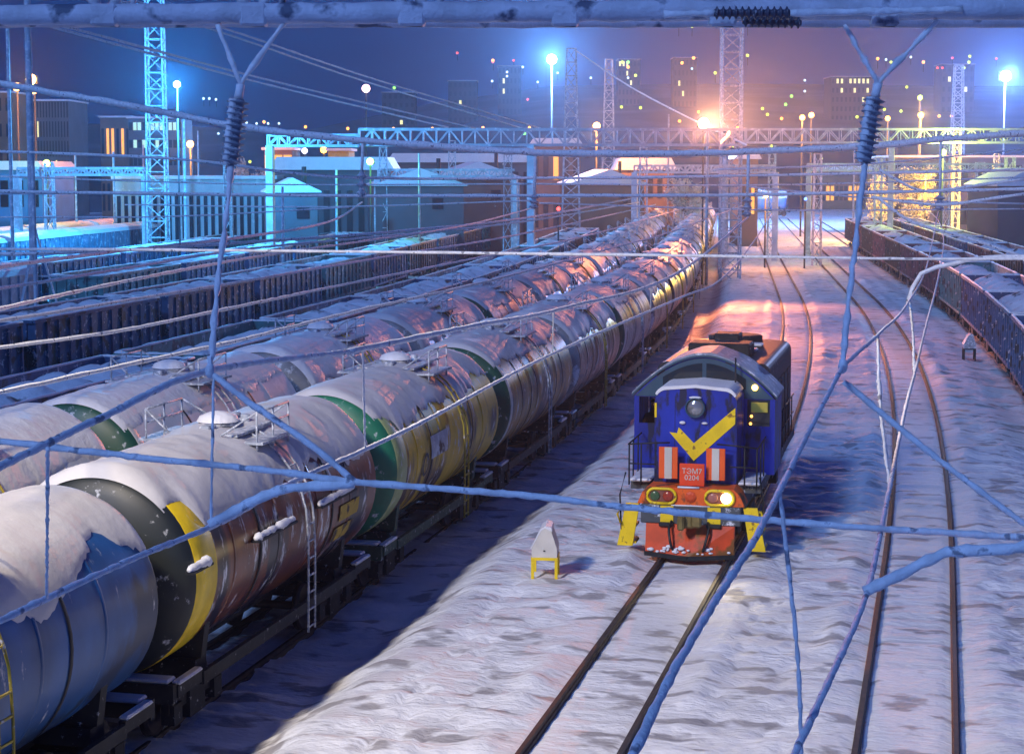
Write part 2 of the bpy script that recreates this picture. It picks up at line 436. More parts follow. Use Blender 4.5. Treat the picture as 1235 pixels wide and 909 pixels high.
    for sg in (-1, 1):
        yb_ = sg*3.9
        bg_ = MB()
        for sx in (-1, 1):
            bg_.prism([(sx*1.02, .5), (sx*1.02, .72), (sx*1.12, .72), (sx*1.12, .5)], yb_-1.15, yb_+1.15)
            bg_.box((sx*1.08, yb_, .5), (.2, .7, .5)); bg_.box((sx*1.08, yb_-.92, .48), (.24, .36, .34)); bg_.box((sx*1.08, yb_+.92, .48), (.24, .36, .34))
        bg_.box((0, yb_, .7), (2.1, .4, .24))
        bo = bg_.build('bogie', M['frame_black'], t)
        for dy in (-.92, .92):
            w = MB()
            for sx in (-1, 1):
                w.lathe([(.1, -.07), (.42, -.06), (.475, -.065), (.50, -.075), (.475, .065), (.42, .05), (.1, .07)], (sx*.76, yb_+dy, .56), (sx, 0, 0), 28)
            w.cyl((-.76, yb_+dy, .56), (.76, yb_+dy, .56), .09)
            w.build('wheelset', M['wheel_steel'], bo)
    return t
MY = {}
MY['ladder_yellow'] = mat('ladder_yellow', (.42, .32, .03), .6, frost=(.3, 6))
FS = (1.0, 2.2, .55)
body_blue = mat('blue_grey_tank_paint', (.02, .10, .30), .42, .15, .35, 1.2, frost=(.16, 1.2, (1, 1.6, .7)), stretch=(1, 1, .5), dirt=((.02, .04, .09), .35, .8))
body_brown = mat('brown_tank_paint', (.20, .055, .015), .28, .1, .5, 1.4, frost=(.30, 2.0, (1, 1.7, .6)), dirt=((.015, .012, .014), .45, .9), stretch=(1, 1.1, .5))
body_yellow = mat('stained_yellow_tank_paint', (.80, .52, .015), .45, .05, .2, 1.2, frost=(.25, 2.0, (1, 1.6, .6)), dirt=((.07, .03, .012), .30, .6), stretch=(1, 1.1, .5))
body_ochre = mat('dark_tank_paint_with_ochre_patches', (.024, .016, .018), .4, .1, .4, 1.2, frost=(.28, 2.0, (1, 1.6, .6)), dirt=((.38, .19, .015), .42, .6), stretch=(1, 1.1, .5))
body_grey = mat('pale_grey_tank_paint', (.34, .36, .38), .5, .05, .25, 1.2, frost=(.4, 1.6), dirt=((.05, .05, .06), .25, .9), stretch=(1, 1, .4))
body_pale = mat('snowy_white_tank_paint', (.60, .64, .70), .5, var=.1, vscale=.8, frost=(.5, 1.2))
body_orange = mat('rusty_orange_tank_paint', (.24, .075, .02), .36, .1, .4, 1.2, frost=(.3, 2.2, (1, 2, .5)), dirt=((.03, .02, .02), .35, 1), stretch=(1, 1, .4))
body_black = mat('oily_black_tank_paint', (.02, .018, .02), .35, .1, .4, 1.2, frost=(.38, 2.0, (1, 2, .5)), dirt=((.09, .03, .012), .4, 1), stretch=(1, 1, .4))
d_dark = mat('black_end_paint', (.012, .018, .02), .5, frost=(.15, 3))
d_green = mat('green_end_paint', (.012, .16, .085), .45, frost=(.18, 3))
d_deepgreen = mat('deep_green_end_paint', (.012, .075, .045), .45, frost=(.2, 3))
d_grey = mat('grey_end_paint', (.22, .23, .25), .5, frost=(.45, 2))
b_yellow = mat('yellow_band_paint', (.92, .64, .01), .42, frost=(.12, 3))
b_pale = mat('pale_green_yellow_band_paint', (.42, .50, .20), .5, frost=(.2, 3))
b_white = mat('white_band_paint', (.62, .62, .58), .5)
def put_wagon(o, X0, Y, z):
    if o.name.startswith('tank'): o.scale.y = .94
    o.location = (cx(X0, Y), Y, z); o.rotation_euler.z = heading(Y)

pA = make_tank(1, body_blue, d_dark, body_blue, .3, 60, .08, M['frame_black'], 'blue grey tank wagon with frosted flank, cut off by the left edge', hatch=-.2, streak=1.3)
pB = make_tank(2, body_brown, d_dark, b_yellow, .95, 64, .13, M['frame_black'], 'dark brown tank wagon with a broad yellow ring and black end', hatch=.3, streak=1.2,
               plate=[(-5.7, 82, .9), (-2.6, 84, 2.1), (1.0, 84, 2.3)], bandfar=None)
def side_panel(t, y0, y1, a0, a1, m_, name, r=RB+.022):
    b = MB(); n = 8
    vs = [(r*math.sin(R(a0+(a1-a0)*k/n)), y, HZ+r*math.cos(R(a0+(a1-a0)*k/n))) for y in (y0, y1) for k in range(n+1)]
    b.add(vs, [(k, k+1, n+2+k, n+1+k) for k in range(n)], True)
    return b.build(name, m_, t)
placard = mat('worn_yellow_placard', (.55, .36, .02), .6, dirt=((.05, .025, .015), .38, 3.0))
side_panel(pB, 2.6, 3.9, 93, 104, placard, 'yellow_placard'); side_panel(pB, 2.45, 3.7, 108, 119, placard, 'yellow_placard')
pC = make_tank(3, body_yellow, d_green, b_pale, .85, 60, .10, M['frame_green'], 'stained yellow tank wagon with bright green end and pale ring', hatch=.8, streak=1.5)
em = MB()
for k in range(24):
    a0, a1 = 2*math.pi*k/24, 2*math.pi*(k+1)/24
    def ep(a, q): aa = R(98)+q*.28*math.sin(a)/RB; return ((RB+.03)*math.sin(aa), -2.7+q*.28*math.cos(a), HZ+(RB+.03)*math.cos(aa))
    em.add([ep(a0, .72), ep(a0, 1), ep(a1, 1), ep(a1, .72)], [(0, 1, 2, 3)])
em.build('round_emblem', M['black'], pC)
side_panel(pC, -2.2, -.6, 78, 96, mat('faded_white_panel', (.55, .55, .58), .6, frost=(.5, 3), dirt=((.10, .05, .03), .3, 2.0)), 'white_panel')
pD = make_tank(4, body_ochre, d_deepgreen, b_white, .28, 50, .09, M['frame_black'], 'dark tank wagon with ochre patches, green end and thin white ring', hatch=.2)
pE = make_tank(5, body_black, d_grey, body_black, .2, 64, .12, M['frame_black'], 'oily black tank wagon just beyond the ochre patched one', hatch=.2)
YA = 21.1
P1 = {0: pA, 1: pB, 2: pC, 3: pD, 4: pE}
for k, o in P1.items(): put_wagon(o, -13.55, YA+11.3*k, -.6)
def recolour(root, bodym, snowm=None):
    c = copy_tree(root)
    for ch in c.children:
        if ch.name.split('.')[0] == 'barrel':
            ch.data = ch.data.copy(); ch.data.materials[0] = bodym
        if snowm and ch.name.split('.')[0] == 'snow_cover':
            ch.data = ch.data.copy(); ch.data.materials[0] = snowm
    return c
bpy.context.view_layer.update()
TROW = [(pE, body_orange, 'rust orange tank wagon'), (pD, body_grey, 'pale grey tank wagon'), (pE, None, 'oily black tank wagon'), (pA, body_orange, 'rust orange tank wagon')]
ORD = 'first second third fourth fifth sixth seventh eighth ninth tenth eleventh twelfth thirteenth fourteenth fifteenth sixteenth seventeenth eighteenth nineteenth twentieth'.split()
r2 = []
q = recolour(pE, body_pale, M['snow']); tag(q, 'whitish snow covered tank wagon at the left edge above the blue grey one', 'tank wagon', 'tank wagons standing in the yard'); r2.append(q)
q = recolour(pD, body_pale, M['snow']); tag(q, 'pale grey tank wagon with dark green end, behind the brown one', 'tank wagon', 'tank wagons standing in the yard'); r2.append(q)
q = recolour(pE, body_orange, M['snow']); tag(q, 'glossy rust orange tank wagon behind the yellow one', 'tank wagon', 'tank wagons standing in the yard'); r2.append(q)
for k, q in enumerate(r2): put_wagon(q, -18.2, 29.4+11.3*k, -.55)
for k in range(5, 21):
    p, bm_, s = TROW[k % 4]
    q = recolour(p, bm_) if bm_ else copy_tree(p)
    tag(q, f'{s}, {ORD[k-1]} from the camera in the row beside the locomotive', 'tank wagon', 'tank wagons standing in the yard')
    put_wagon(q, -13.55, YA+11.3*k, -.6)
for k in range(3, 21):
    p, bm_, s = TROW[(k+1) % 4]
    q = recolour(p, bm_) if bm_ else copy_tree(p)
    tag(q, f'{s}, {ORD[k-1]} from the left edge in the farther tank row', 'tank wagon', 'tank wagons standing in the yard')
    put_wagon(q, -18.2, 29.4+11.3*k, -.55)

# ------------------------------------------------------------------ gondola wagons
def make_gondola(body, label, L=12.9, wd=3.05, zt=3.35, fill=2.5, mound=.6, seed=0, group='open wagons in the yard', rim=True):
    t = empty('open_wagon'); tag(t, label, 'wagon', group)
    b = MB(); z0 = 1.15; h = zt-z0; zc = (zt+z0)/2
    for sg in (-1, 1):
        b.box((sg*(wd/2-.03), 0, zc), (.06, L, h))
        b.box((0, sg*(L/2-.03), zc), (wd-.122, .06, h))
        for k in range(13):
            y = -L/2+.07+k*(L-.14)/12
            b.prism([(sg*(wd/2+.001), z0), (sg*(wd/2+.09), z0+.1), (sg*(wd/2+.07), zt-.16), (sg*(wd/2+.001), zt-.1)], y-.06, y+.06)
        b.box((sg*(wd/2+.045), 0, zt-.05), (.12, L+.1, .12))
        b.box((0, sg*(L/2+.04), zt-.05), (wd-.05, .1, .12)); b.box((0, sg*(L/2+.04), z0+.9), (wd-.05, .1, .1))
        for k in range(-2, 3): b.box((k*.6, sg*(L/2+.03), zc), (.1, .08, h-.2))
        b.box((sg*(wd/2+.03), 0, z0+.04), (.08, L, .14))
    b.box((0, 0, z0-.03), (wd-.1, L, .1))
    bo = b.build('body', body, t)
    if rim:
        s_ = MB()
        for sg in (-1, 1):
            for (a, e) in (((sg*(wd/2+.03), -L/2, 0), (sg*(wd/2+.03), L/2, 0)), ((-wd/2, sg*(L/2+.02), 0), (wd/2, sg*(L/2+.02), 0))):
                pts = [(a[0]+(e[0]-a[0])*k/24, a[1]+(e[1]-a[1])*k/24, zt+.02+.02*nz(k*.7, seed, sg)) for k in range(25)]
                s_.tube(pts, [.055+.035*nz(k*.45, seed+3, sg) for k in range(25)], 6)
        s_.build('rim_snow', M['snow'], t)
    fl = MB(); nx_, ny_ = 12, 44; vs = []
    for j in range(ny_+1):
        for i in range(nx_+1):
            x = (-.5+i/nx_)*(wd-.13); y = (-.5+j/ny_)*(L-.13)
            m_ = (1-(2*abs(x)/wd)**2)*(.45+.55*math.sin(y*1.45+seed)**2)
            vs.append((x, y, fill+mound*m_+.12*nz(x*1.5, y*1.1, seed)))
    fl.add(vs, [(j*(nx_+1)+i, j*(nx_+1)+i+1, (j+1)*(nx_+1)+i+1, (j+1)*(nx_+1)+i) for j in range(ny_) for i in range(nx_)], True)
    fl.build('snowy_load', M['snowy_coal'], t)
    f = MB(); f.box((0, 0, .98), (.5, L+.5, .26))
    for sg in (-1, 1): f.box((0, sg*(L/2+.1), .98), (2.6, .12, .28)); f.box((0, sg*(L/2+.35), .93), (.36, .4, .3), 0, .05)
    f.build('frame', M['frame_black'], t)
    for sg in (-1, 1):
        yb_ = sg*(L/2-2.2); g = MB()
        for sx in (-1, 1):
            g.box((sx*1.08, yb_, .55), (.16, 2.3, .22)); g.box((sx*1.08, yb_, .48), (.2, .7, .44))
            for dy in (-.92, .92): g.box((sx*1.1, yb_+dy, .5), (.22, .34, .32))
        bo2 = g.build('bogie', M['frame_black'], t)
        for dy in (-.92, .92):
            w = MB()
            for sx in (-1, 1): w.lathe([(.1, -.07), (.44, -.06), (.5, -.07), (.475, .065), (.42, .05), (.1, .07)], (sx*.76, yb_+dy, .56), (sx, 0, 0), 20)
            w.cyl((-.76, yb_+dy, .56), (.76, yb_+dy, .56), .09); w.build('wheelset', M['wheel_steel'], bo2)
    return t
M['snowy_coal'] = mat('snowy_coal', (.70, .70, .73), .8, var=.1, vscale=2, bump=.05, bscale=4, dirt=((.05, .05, .055), .06, 1.0))
g_teal = mat('teal_wagon_paint', (.05, .20, .21), .6, .1, .4, 1.2, frost=(.25, 3), dirt=((.02, .03, .035), .3, 1.2))
g_maroon = mat('maroon_wagon_paint', (.2, .06, .075), .6, .1, .4, 1.2, frost=(.2, 3), dirt=((.03, .015, .02), .3, 1.2))
g_navy = mat('dark_blue_grey_wagon_paint', (.035, .095, .22), .6, .1, .4, 1.2, frost=(.25, 3), dirt=((.015, .018, .025), .3, 1.2))
g_brown = mat('brown_wagon_paint', (.075, .035, .022), .6, .1, .4, 1.2, frost=(.2, 3), dirt=((.02, .014, .012), .3, 1.2))
GP = {}
for i, (k, m_) in enumerate((('teal', g_teal), ('maroon', g_maroon), ('blue grey', g_navy), ('brown', g_brown))):
    GP[k] = make_gondola(m_, k, seed=i*3+1, fill=2.5+.08*i, mound=.85)
bpy.context.view_layer.update()
gused = set()
def gondola(kind, X0, Y, z, label, group):
    q = GP[kind] if kind not in gused else copy_tree(GP[kind])
    gused.add(kind); tag(q, label, 'wagon', group); put_wagon(q, X0, Y, z)
    return q
COALROW = ['blue grey', 'blue grey', 'blue grey', 'teal', 'maroon', 'maroon', 'brown', 'maroon', 'brown', 'maroon', 'brown']
for k, kd in enumerate(COALROW):
    Y = 68.0+13.92*k
    gondola(kd, 5.0, Y, -.13, f'{kd} coal wagon, {ORD[k]} from the camera in the row beside the empty rails', 'coal wagons in the right hand row')
for k in range(9):
    kd = ['maroon', 'blue grey', 'brown'][k % 3]
    gondola(kd, 10.3, 98+13.92*k, -.13, f'{kd} open wagon, {ORD[k]} from the right edge in the second coal row', 'coal wagons of the second row')
rows = [(-24.4, 33), (-36.0, 44), (-45.3, 58), (-54, 70)]
NAMES = ['first', 'second', 'third', 'outermost']
for ri, (X0, ys_) in enumerate(rows):
    for k in range(11):
        Y = ys_+13.92*k
        if ri == 2 and k in (1, 2): continue
        if ri == 3 and k in (1,): continue
        kd = ['blue grey', 'blue grey', 'teal', 'blue grey', 'brown'][(k+2*ri) % 5]
        if Y < 140 and kd == 'brown': kd = 'blue grey'
        gondola(kd, X0, Y, -.33, f'{kd} open wagon, {ORD[k]} from the left edge in {NAMES[ri]} row left of the tanks', 'open wagons in the left yard')

def make_boxcar(body, roof, label, group, L=14, h=2.9):
    t = empty('box_wagon'); tag(t, label, 'wagon', group)
    b = MB(); z0 = 1.1; b.box((0, 0, z0+h/2), (3, L, h))
    for sg in (-1, 1):
        for k in range(15): b.box((sg*1.53, -L/2+.1+k*(L-.2)/14, z0+h/2), (.06, .1, h-.1))
    b.build('body', body, t)
    MB().prism([(-1.56, z0+h), (1.56, z0+h), (1.3, z0+h+.28), (.7, z0+h+.45), (0, z0+h+.52), (-.7, z0+h+.45), (-1.3, z0+h+.28)], -L/2-.05, L/2+.05).build('roof', roof, t)
    for sg in (-1, 1):
        MB().box((sg*1.57, 0, z0+h/2-.05), (.07, 2.2, h-.3)).build('door', roof if False else body, t)
        g = MB()
        for sx in (-1, 1): g.box((sx*1.08, sg*(L/2-2.3), .55), (.2, 2.3, .4))
        g.build('bogie', M['frame_black'], t)
    MB().box((0, 0, .95), (2.6, L+.8, .25)).build('frame', M['frame_black'], t)
    return t
bx_white = mat('white_ribbed_wagon_paint', (.5, .55, .6), .6, var=.3, vscale=2, frost=(.4, 3))
bx_red = mat('rust_red_box_wagon_paint', (.2, .06, .04), .6, var=.3, vscale=2, frost=(.2, 3))
b1 = make_boxcar(bx_white, M['snow'], 'pale ribbed box wagon with white roof among the left open wagons', 'box wagons in the left yard'); put_wagon(b1, -45.3, 78, -.33)
b2 = make_boxcar(bx_white, M['snow'], 'white panelled box wagon at the far left edge', 'box wagons in the left yard'); put_wagon(b2, -54, 84, -.33)
b3 = make_boxcar(bx_red, M['snow'], 'x', 'box wagons behind the tank rows')
bpy.context.view_layer.update()
for k in range(6):
    q = b3 if k == 0 else copy_tree(b3)
    tag(q, f'rust red covered wagon under the far gantry, {ORD[k]} from the tank rows', 'wagon', 'box wagons behind the tank rows')
    put_wagon(q, -57+1.2*k-5.2*(k//3), 170+15.0*(k % 3), -.33)

# ------------------------------------------------------------------ locomotive
def locomotive():
    t = empty('diesel_locomotive', (-5.52, 41.0, .07)); tag(t, 'blue and orange shunting locomotive with yellow chevron and lit headlamp', 'locomotive')
    blue = mat('blue_loco_paint', (.004, .026, .36), .42, .0, .35, 1.5, dirt=((.006, .010, .05), .28, 3.5), stretch=(1, 1, .4))
    cyan = mat('dark_teal_loco_paint', (.02, .07, .12), .5, var=.2)
    orange = mat('orange_loco_paint', (.85, .125, .006), .5, var=.18, vscale=3, dirt=((.20, .05, .012), .28, 3))
    plow_red = mat('dirty_red_plough_paint', (.66, .07, .01), .55, var=.25, vscale=2, dirt=((.22, .08, .012), .42, 1.6))
    yellow = mat('yellow_loco_paint', (.92, .64, .006), .5, var=.12, dirt=((.3, .17, .02), .02, 6))
    white = mat('white_loco_paint', (.62, .60, .52), .5, var=.08)
    deck = mat('grey_deck_paint', (.07, .08, .09), .7, frost=(.3, 4))
    pane = mat('dark_cab_glass', (.012, .02, .026), .08, var=.1)
    iron = M['dark_steel']
    red = mat('red_plate_paint', (.85, .07, .012), .5, var=.06)
    # plough
    p = MB()
    p.add([(-1.02, .05, .12), (0, -.28, .10), (1.02, .05, .12), (-1.02, .16, .78), (0, .12, .78), (1.02, .16, .78), (-1.02, .3, .12), (1.02, .3, .12), (-1.02, .3, .78), (1.02, .3, .78)],
          [(0, 1, 4, 3), (1, 2, 5, 4), (0, 3, 8, 6), (2, 7, 9, 5), (3, 4, 5, 9, 8), (0, 6, 7, 2, 1), (6, 8, 9, 7)])
    po = p.build('snow_plough', plow_red, t)
    e = MB(); e.bar((-1.03, .05, .1), (0, -.285, .08), .05, .1); e.bar((0, -.285, .08), (1.03, .05, .1), .05, .1)
    e.build('cutting_edge', iron, po)
    rnd = random.Random(4)
    for i in range(34):
        sn = MB()
        x = rnd.uniform(-.95, .95) if i > 16 else rnd.gauss(-.35, .2)
        z = .17+abs(rnd.gauss(0, .05)) + (.1*rnd.random() if i <= 16 else 0)
        yy = .05-.33*(1-abs(x)/1.02)+(z-.12)*.35*(1-abs(x)/1.02)+ (z-.12)*.17*abs(x) - .02
        sn.sphere((x, yy, z), rnd.uniform(.02, .055), 5, (1.3, .8, .8))
        sn.build('clinging_snow', M['snow'], po)
    # buffer beam
    b = MB(); b.box((0, .36, 1.0), (2.3, .36, .44), 0, .02); bo = b.build('buffer_beam', deck, t)
    for x in (-.54, .55):
        MB().box((x, .17, .99), (.30, .03, .42)).build('yellow_stripe', yellow, bo)
        MB().box((x, .11, .78), (.34, .14, .09), 0, .02).build('step_bracket', iron, bo)
    c = MB(); c.box((0, -.05, .93), (.34, .56, .3), 0, .05); c.box((-.13, -.36, .93), (.16, .3, .34), 0, .04); c.box((.2, -.30, .96), (.24, .14, .3), 0, .04)
    c.build('coupler', mat('brassy_coupler_paint', (.20, .15, .05), .5, .4, .4, 5), t)
    for x in (-.42, .42):
        pts = [(x, .12, .86), (x*1.08, -.06, .72), (x*.98, -.2, .48), (x*.86, -.2, .3), (x*.8, -.16, .24)]
        tube_of('brake_hose', spline(pts, .05), .032, M['black'], t, 8)
    # orange nose block with lamps
    o_ = MB(); o_.prism([(-1.24, 1.225), (1.24, 1.225), (1.12, 1.5), (.98, 1.62), (-.98, 1.62), (-1.12, 1.5)], .22, 1.0)
    oo = o_.build('nose_block', orange, t)
    sl = MB(); sl.tube([(-.45, .2, 1.21), (0, .2, 1.215), (.45, .2, 1.21)], .02, 6); sl.tube([(-.3, .2, 1.64), (.2, .2, 1.64)], .025, 6); sl.build('ledge_snow', M['snow'], oo)
    def oval(x, z, w, h, y, n=12):
        pts = []
        r = h/2
        for k in range(n+1): a = -math.pi/2+math.pi*k/n; pts.append((x+w/2-r+r*math.cos(a), y, z+r*math.sin(a)))
        for k in range(n+1): a = math.pi/2+math.pi*k/n; pts.append((x-w/2+r+r*math.cos(a), y, z+r*math.sin(a)))
        return pts
    for sg, lit in ((-1, False), (1, True)):
        x = sg*.67; z = 1.42
        hl = MB(); pts = oval(x, z, .60, .28, .2); pts2 = [(q[0], .23, q[2]) for q in pts]
        n = len(pts); hl.add(pts+pts2, [tuple(range(n))]+[((i+1) % n, i, n+i, n+(i+1) % n) for i in range(n)])
        ho = hl.build('headlamp', mat('lamp_backing', (.25, .08, .05), .3), oo)
        rg = MB(); rg.tube(oval(x, z, .66, .34, .185)+[oval(x, z, .66, .34, .185)[0]], .034, 8); rg.build('lamp_rim', yellow, oo)
        g1 = MB(); g1.lathe([(.115, 0), (.115, .02), (.09, .035), (0, .045)], (x-.15, .2, z), (0, -1, 0), 18)
        g1.build('lens', mat('green_lens', (.06, .12, .05), .2) if not lit else mat('pink_lens', (.45, .16, .12), .2), oo)
        g2 = MB(); g2.lathe([(.12, 0), (.12, .02), (.09, .04), (0, .05)], (x+.15, .2, z), (0, -1, 0), 18)
        g2.build('lens', emit('lit_lens', (1, .80, .42), 14) if lit else mat('red_lens', (.40, .05, .025), .2), oo)
    cap = MB(); cap.lathe([(.13, 0), (.13, .03), (.07, .05), (0, .05)], (0, .22, 1.42), (0, -1, 0), 8, False); cap.build('round_cap', plow_red, oo)
    # number plate with its writing
    MB().box((0, .42, 1.90), (.58, .04, .52), 0, .01).build('number_plate', red, t)
    for s_, z in (('ТЭМ7', 1.93), ('0204', 1.78)):
        cu = bpy.data.curves.new('plate_lettering', 'FONT'); cu.body = s_; cu.size = .17; cu.align_x = 'CENTER'; cu.extrude = .004
        tx = bpy.data.objects.new('plate_lettering', cu); COL.objects.link(tx); tx.parent = t; tx.location = (0, .394, z); cu.materials.append(white)
        bpy.context.view_layer.update()
        me = bpy.data.meshes.new_from_object(tx); bpy.data.objects.remove(tx); bpy.data.curves.remove(cu)
        tx = bpy.data.objects.new('plate_lettering', me); COL.objects.link(tx); tx.parent = t; tx.location = (0, .394, z); tx.rotation_euler = (math.pi/2, 0, 0)
    # striped warning boards
    for x in (-.58, .52):
        wb = MB(); wb.box((x, .62, 2.13), (.44, .05, .74), 0, .01); wo_ = wb.build('warning_board', orange if False else red2, t)
        MB().box((x, .585, 2.13), (.17, .02, .735)).build('white_stripe', white, wo_)
    # deck and railings
    d = MB(); d.box((0, 5.9, 1.52), (3.05, 9.8, .2)); d.box((0, 5.9, 1.15), (2.2, 9.4, .5)); d.build('deck', deck, t)
    ds = MB()
    for sg in (-1, 1): ds.box((sg*1.27, 1.6, 1.66), (.5, 1.6, .07), 0, .03)
    ds.build('deck_snow', M['snow'], t)
    # corner steps, yellow
    for sg in (-1, 1):
        st = MB(); st.add([(sg*1.2, .3, 1.2), (sg*1.52, .3, 1.2), (sg*1.72, .3, .2), (sg*1.36, .3, .2), (sg*1.2, .38, 1.2), (sg*1.52, .38, 1.2), (sg*1.72, .38, .2), (sg*1.36, .38, .2)],
               [(0, 3, 2, 1), (4, 5, 6, 7), (0, 1, 5, 4), (1, 2, 6, 5), (2, 3, 7, 6), (3, 0, 4, 7)])
        st.box((sg*1.5, .62, .27), (.42, .5, .05)); st.box((sg*1.48, .66, .65), (.36, .5, .05)); st.box((sg*1.45, .68, 1.0), (.34, .5, .05))
        so = st.build('corner_step', yellow, t)
        MB().box((sg*1.5, .6, .32), (.4, .4, .05), 0, .02).build('step_snow', M['snow'], so)
        lever = MB(); lever.tube([(sg*1.62, .28, 1.12), (sg*1.7, .2, .95), (sg*1.62, .2, .75)], .03, 6); lever.build('uncoupling_lever', yellow, t)
        hr = MB()
        for x in (1.48, 1.2): hr.tube([(sg*x, .5, 1.6), (sg*x, .5, 2.55)], .02, 6)
        hr.tube([(sg*1.48, .5, 2.55), (sg*.9, .5, 2.6), (sg*.55, .62, 2.6)], .02, 6); hr.tube([(sg*1.48, .5, 2.1), (sg*.85, .5, 2.1)], .018, 6)
        hr.tube([(sg*1.62, .32, .45), (sg*1.66, .3, 1.4), (sg*1.55, .45, 1.9)], .02, 6)
        for y in (1.2, 1.9): hr.tube([(sg*1.5, y, 1.6), (sg*1.5, y, 2.55)], .018, 6)
        hr.tube([(sg*1.5, .5, 2.55), (sg*1.5, 2.4, 2.55)], .02, 6)
        for y in range(6, 11): hr.tube([(sg*1.5, y, 1.6), (sg*1.5, y, 2.6)], .018, 6)
        hr.tube([(sg*1.5, 5.4, 2.6), (sg*1.5, 10.6, 2.6)], .02, 6); hr.tube([(sg*1.5, 5.4, 2.1), (sg*1.5, 10.6, 2.1)], .018, 6)
        hr.build('handrail', M['dark_steel'], t)
    # short hood
    def arch(w, z0, z1, r, n=6, crown=.06):
        pts = [(-w, z0), (w, z0)]
        for k in range(n+1): a = math.pi/2*k/n; pts.append((w-r+r*math.cos(a), z1-r+r*math.sin(a)))
        pts.append((0, z1+crown))
        for k in range(n+1): a = math.pi/2+math.pi/2*k/n; pts.append((-w+r+r*math.cos(a), z1-r+r*math.sin(a)))
        return pts
    h = MB(); h.prism(arch(.96, 1.62, 3.80, .30), .95, 2.5); ho = h.build('short_hood', blue, t)
    for x in (-.48, .32): MB().box((x, .945, 2.62), (.012, .012, 1.8)).build('door_seam', M['black'], ho)
    ss = MB(); oa = arch(.97, 1.62, 3.88, .30, 8, .05)[2:]; ia_ = arch(.955, 1.62, 3.795, .30, 8, .06)[2:]
    oa = [(x, z+.03*nz(x*4, 2)) for x, z in oa if z > 3.66]; ia_ = [(x, z) for x, z in ia_ if z > 3.64]
    ss.prism(oa+ia_[::-1], .92, 2.48)
    ss.build('hood_snow', M['snow'], ho)
    # chevron standing a little off the hood door
    def zx(px, py):      # from the enlarged photo to hood coordinates
        return ((px-318-7)/157.0, 3.80-(py-205)/157.0*1.0)
    def flat(poly, y, name, m_, par, th=.012):
        MB().prism(poly, y-th, y).build(name, m_, par)
    left = [zx(230, 362), zx(262, 345), zx(268, 362), zx(318, 398), zx(318, 465)]
    left = [zx(230, 362), zx(258, 365), zx(264, 343), zx(320, 400), zx(320, 465)]
    rightp = [zx(320, 400), zx(470, 266), zx(470, 325), zx(320, 465)]
    cv = MB(); cv.prism(left[::-1], .934, .947); cv.prism(rightp[::-1], .934, .947); cv.build('yellow_chevron', yellow, ho)
    MB().box((-.935, .938, zx(0, 282)[1]), (.05, .014, .34)).build('yellow_edge_mark', yellow, ho)
    lm = MB(); zl = zx(0, 268)[1]
    lm.lathe([(.235, 0), (.235, .12), (.215, .14), (.2, .12), (.2, .06)], (0, .95, zl), (0, -1, 0), 28); lo = lm.build('searchlight', cyan, ho)
    MB().lathe([(.2, .07), (.14, .11), (.06, .125), (0, .13)], (0, .95, zl), (0, -1, 0), 24).build('searchlight_glass', mat('searchlight_glass', (.35, .36, .38), .12, .6), lo)
    sb = MB(); sb.sphere((0, .89, zl+.235), .09, 6, (1.7, .7, .35)); sb.sphere((-.3, .91, zx(0, 325)[1]), .05, 5, (1.5, .6, .8)); sb.sphere((.22, .91, zx(0, 325)[1]), .05, 5, (1.5, .6, .6)); sb.build('lamp_snow', M['snow'], ho)
    # cab
    W2, YC0, YC1 = 1.70, 2.5, 4.3
    ze, zk = 3.44, 4.42
    roofc = lambda x: ze+(zk-ze)*max(0, 1-(abs(x)/W2)**1.9)
    cb = MB()
    for sg in (-1, 1):
        x0, x1 = .965, W2
        xc = sg*(x0+x1)/2
        cb.box((xc, YC0+.04, 2.2), (x1-x0, .08, 1.16))                # below window
        cb.box((sg*(x1-.06), YC0+.04, 3.1), (.12, .08, .64)); cb.box((sg*(x0+.035), YC0+.04, 3.1), (.07, .08, .64))
        cb.box((sg*(W2-.03), (YC0+.08+YC1)/2, 2.52), (.06, YC1-YC0-.08, 1.8))
    fr = [(x, 3.42) for x in (W2, -W2)]
    k_ = 24
    top = [(-W2+2*W2*i/k_, roofc(-W2+2*W2*i/k_)) for i in range(k_+1)]
    # front gable: frame above the hood, with two arched windows set proud
    cb.prism([(W2, 3.42)]+[(x, max(z, 3.425)) for x, z in top[::-1][1:-1]]+[(-W2, 3.42)], YC0, YC0+.08)
    cb.box((0, YC1-.04, 2.5), (3.2, .08, 1.8))
    cbo = cb.build('cab', blue, t)
    gb = MB(); gb.prism([(W2-.03, 3.44)]+[(x*.985, max(z-.03, 3.445)) for x, z in top[::-1][1:-1]]+[(-W2+.03, 3.44)], YC0-.02, YC0-.002); gb.build('gable_panel', cyan, cbo)
    for sg in (-1, 1):
        pts = []
        xa, xb = .05, 1.0
        arc = [(sg*(xa+(xb-xa)*i/10), roofc(xa+(xb-xa)*i/10)-.15) for i in range(11)]
        poly = [(sg*xa, 3.74)]+arc[::1]+[(sg*xb, 3.66)]
        MB().prism(poly if sg < 0 else poly[::-1], YC0-.035, YC0-.022).build('upper_window', pane, cbo)
        wp = MB(); wp.box((sg*1.305, YC0+.03, 3.1), (.545, .02, .64)); wp.build('front_window', mat('clear_cab_glass', (.02, .03, .035), .05, spec=.6) if sg > 0 else clear, cbo)
    MB().box((1.33, YC0-.02, 3.24), (.4, .03, .24), 0, .01).build('yellow_blind', mat('pale_yellow_blind', (.5, .42, .06), .6), cbo)
    gl = MB()
    for (x, z) in ((1.14, 3.02), (1.12, 2.84)): gl.sphere((x, YC0-.0, z), .035, 5)
    gl.build('panel_light', emit('cab_panel_light', (1, .42, .08), 5), cbo)
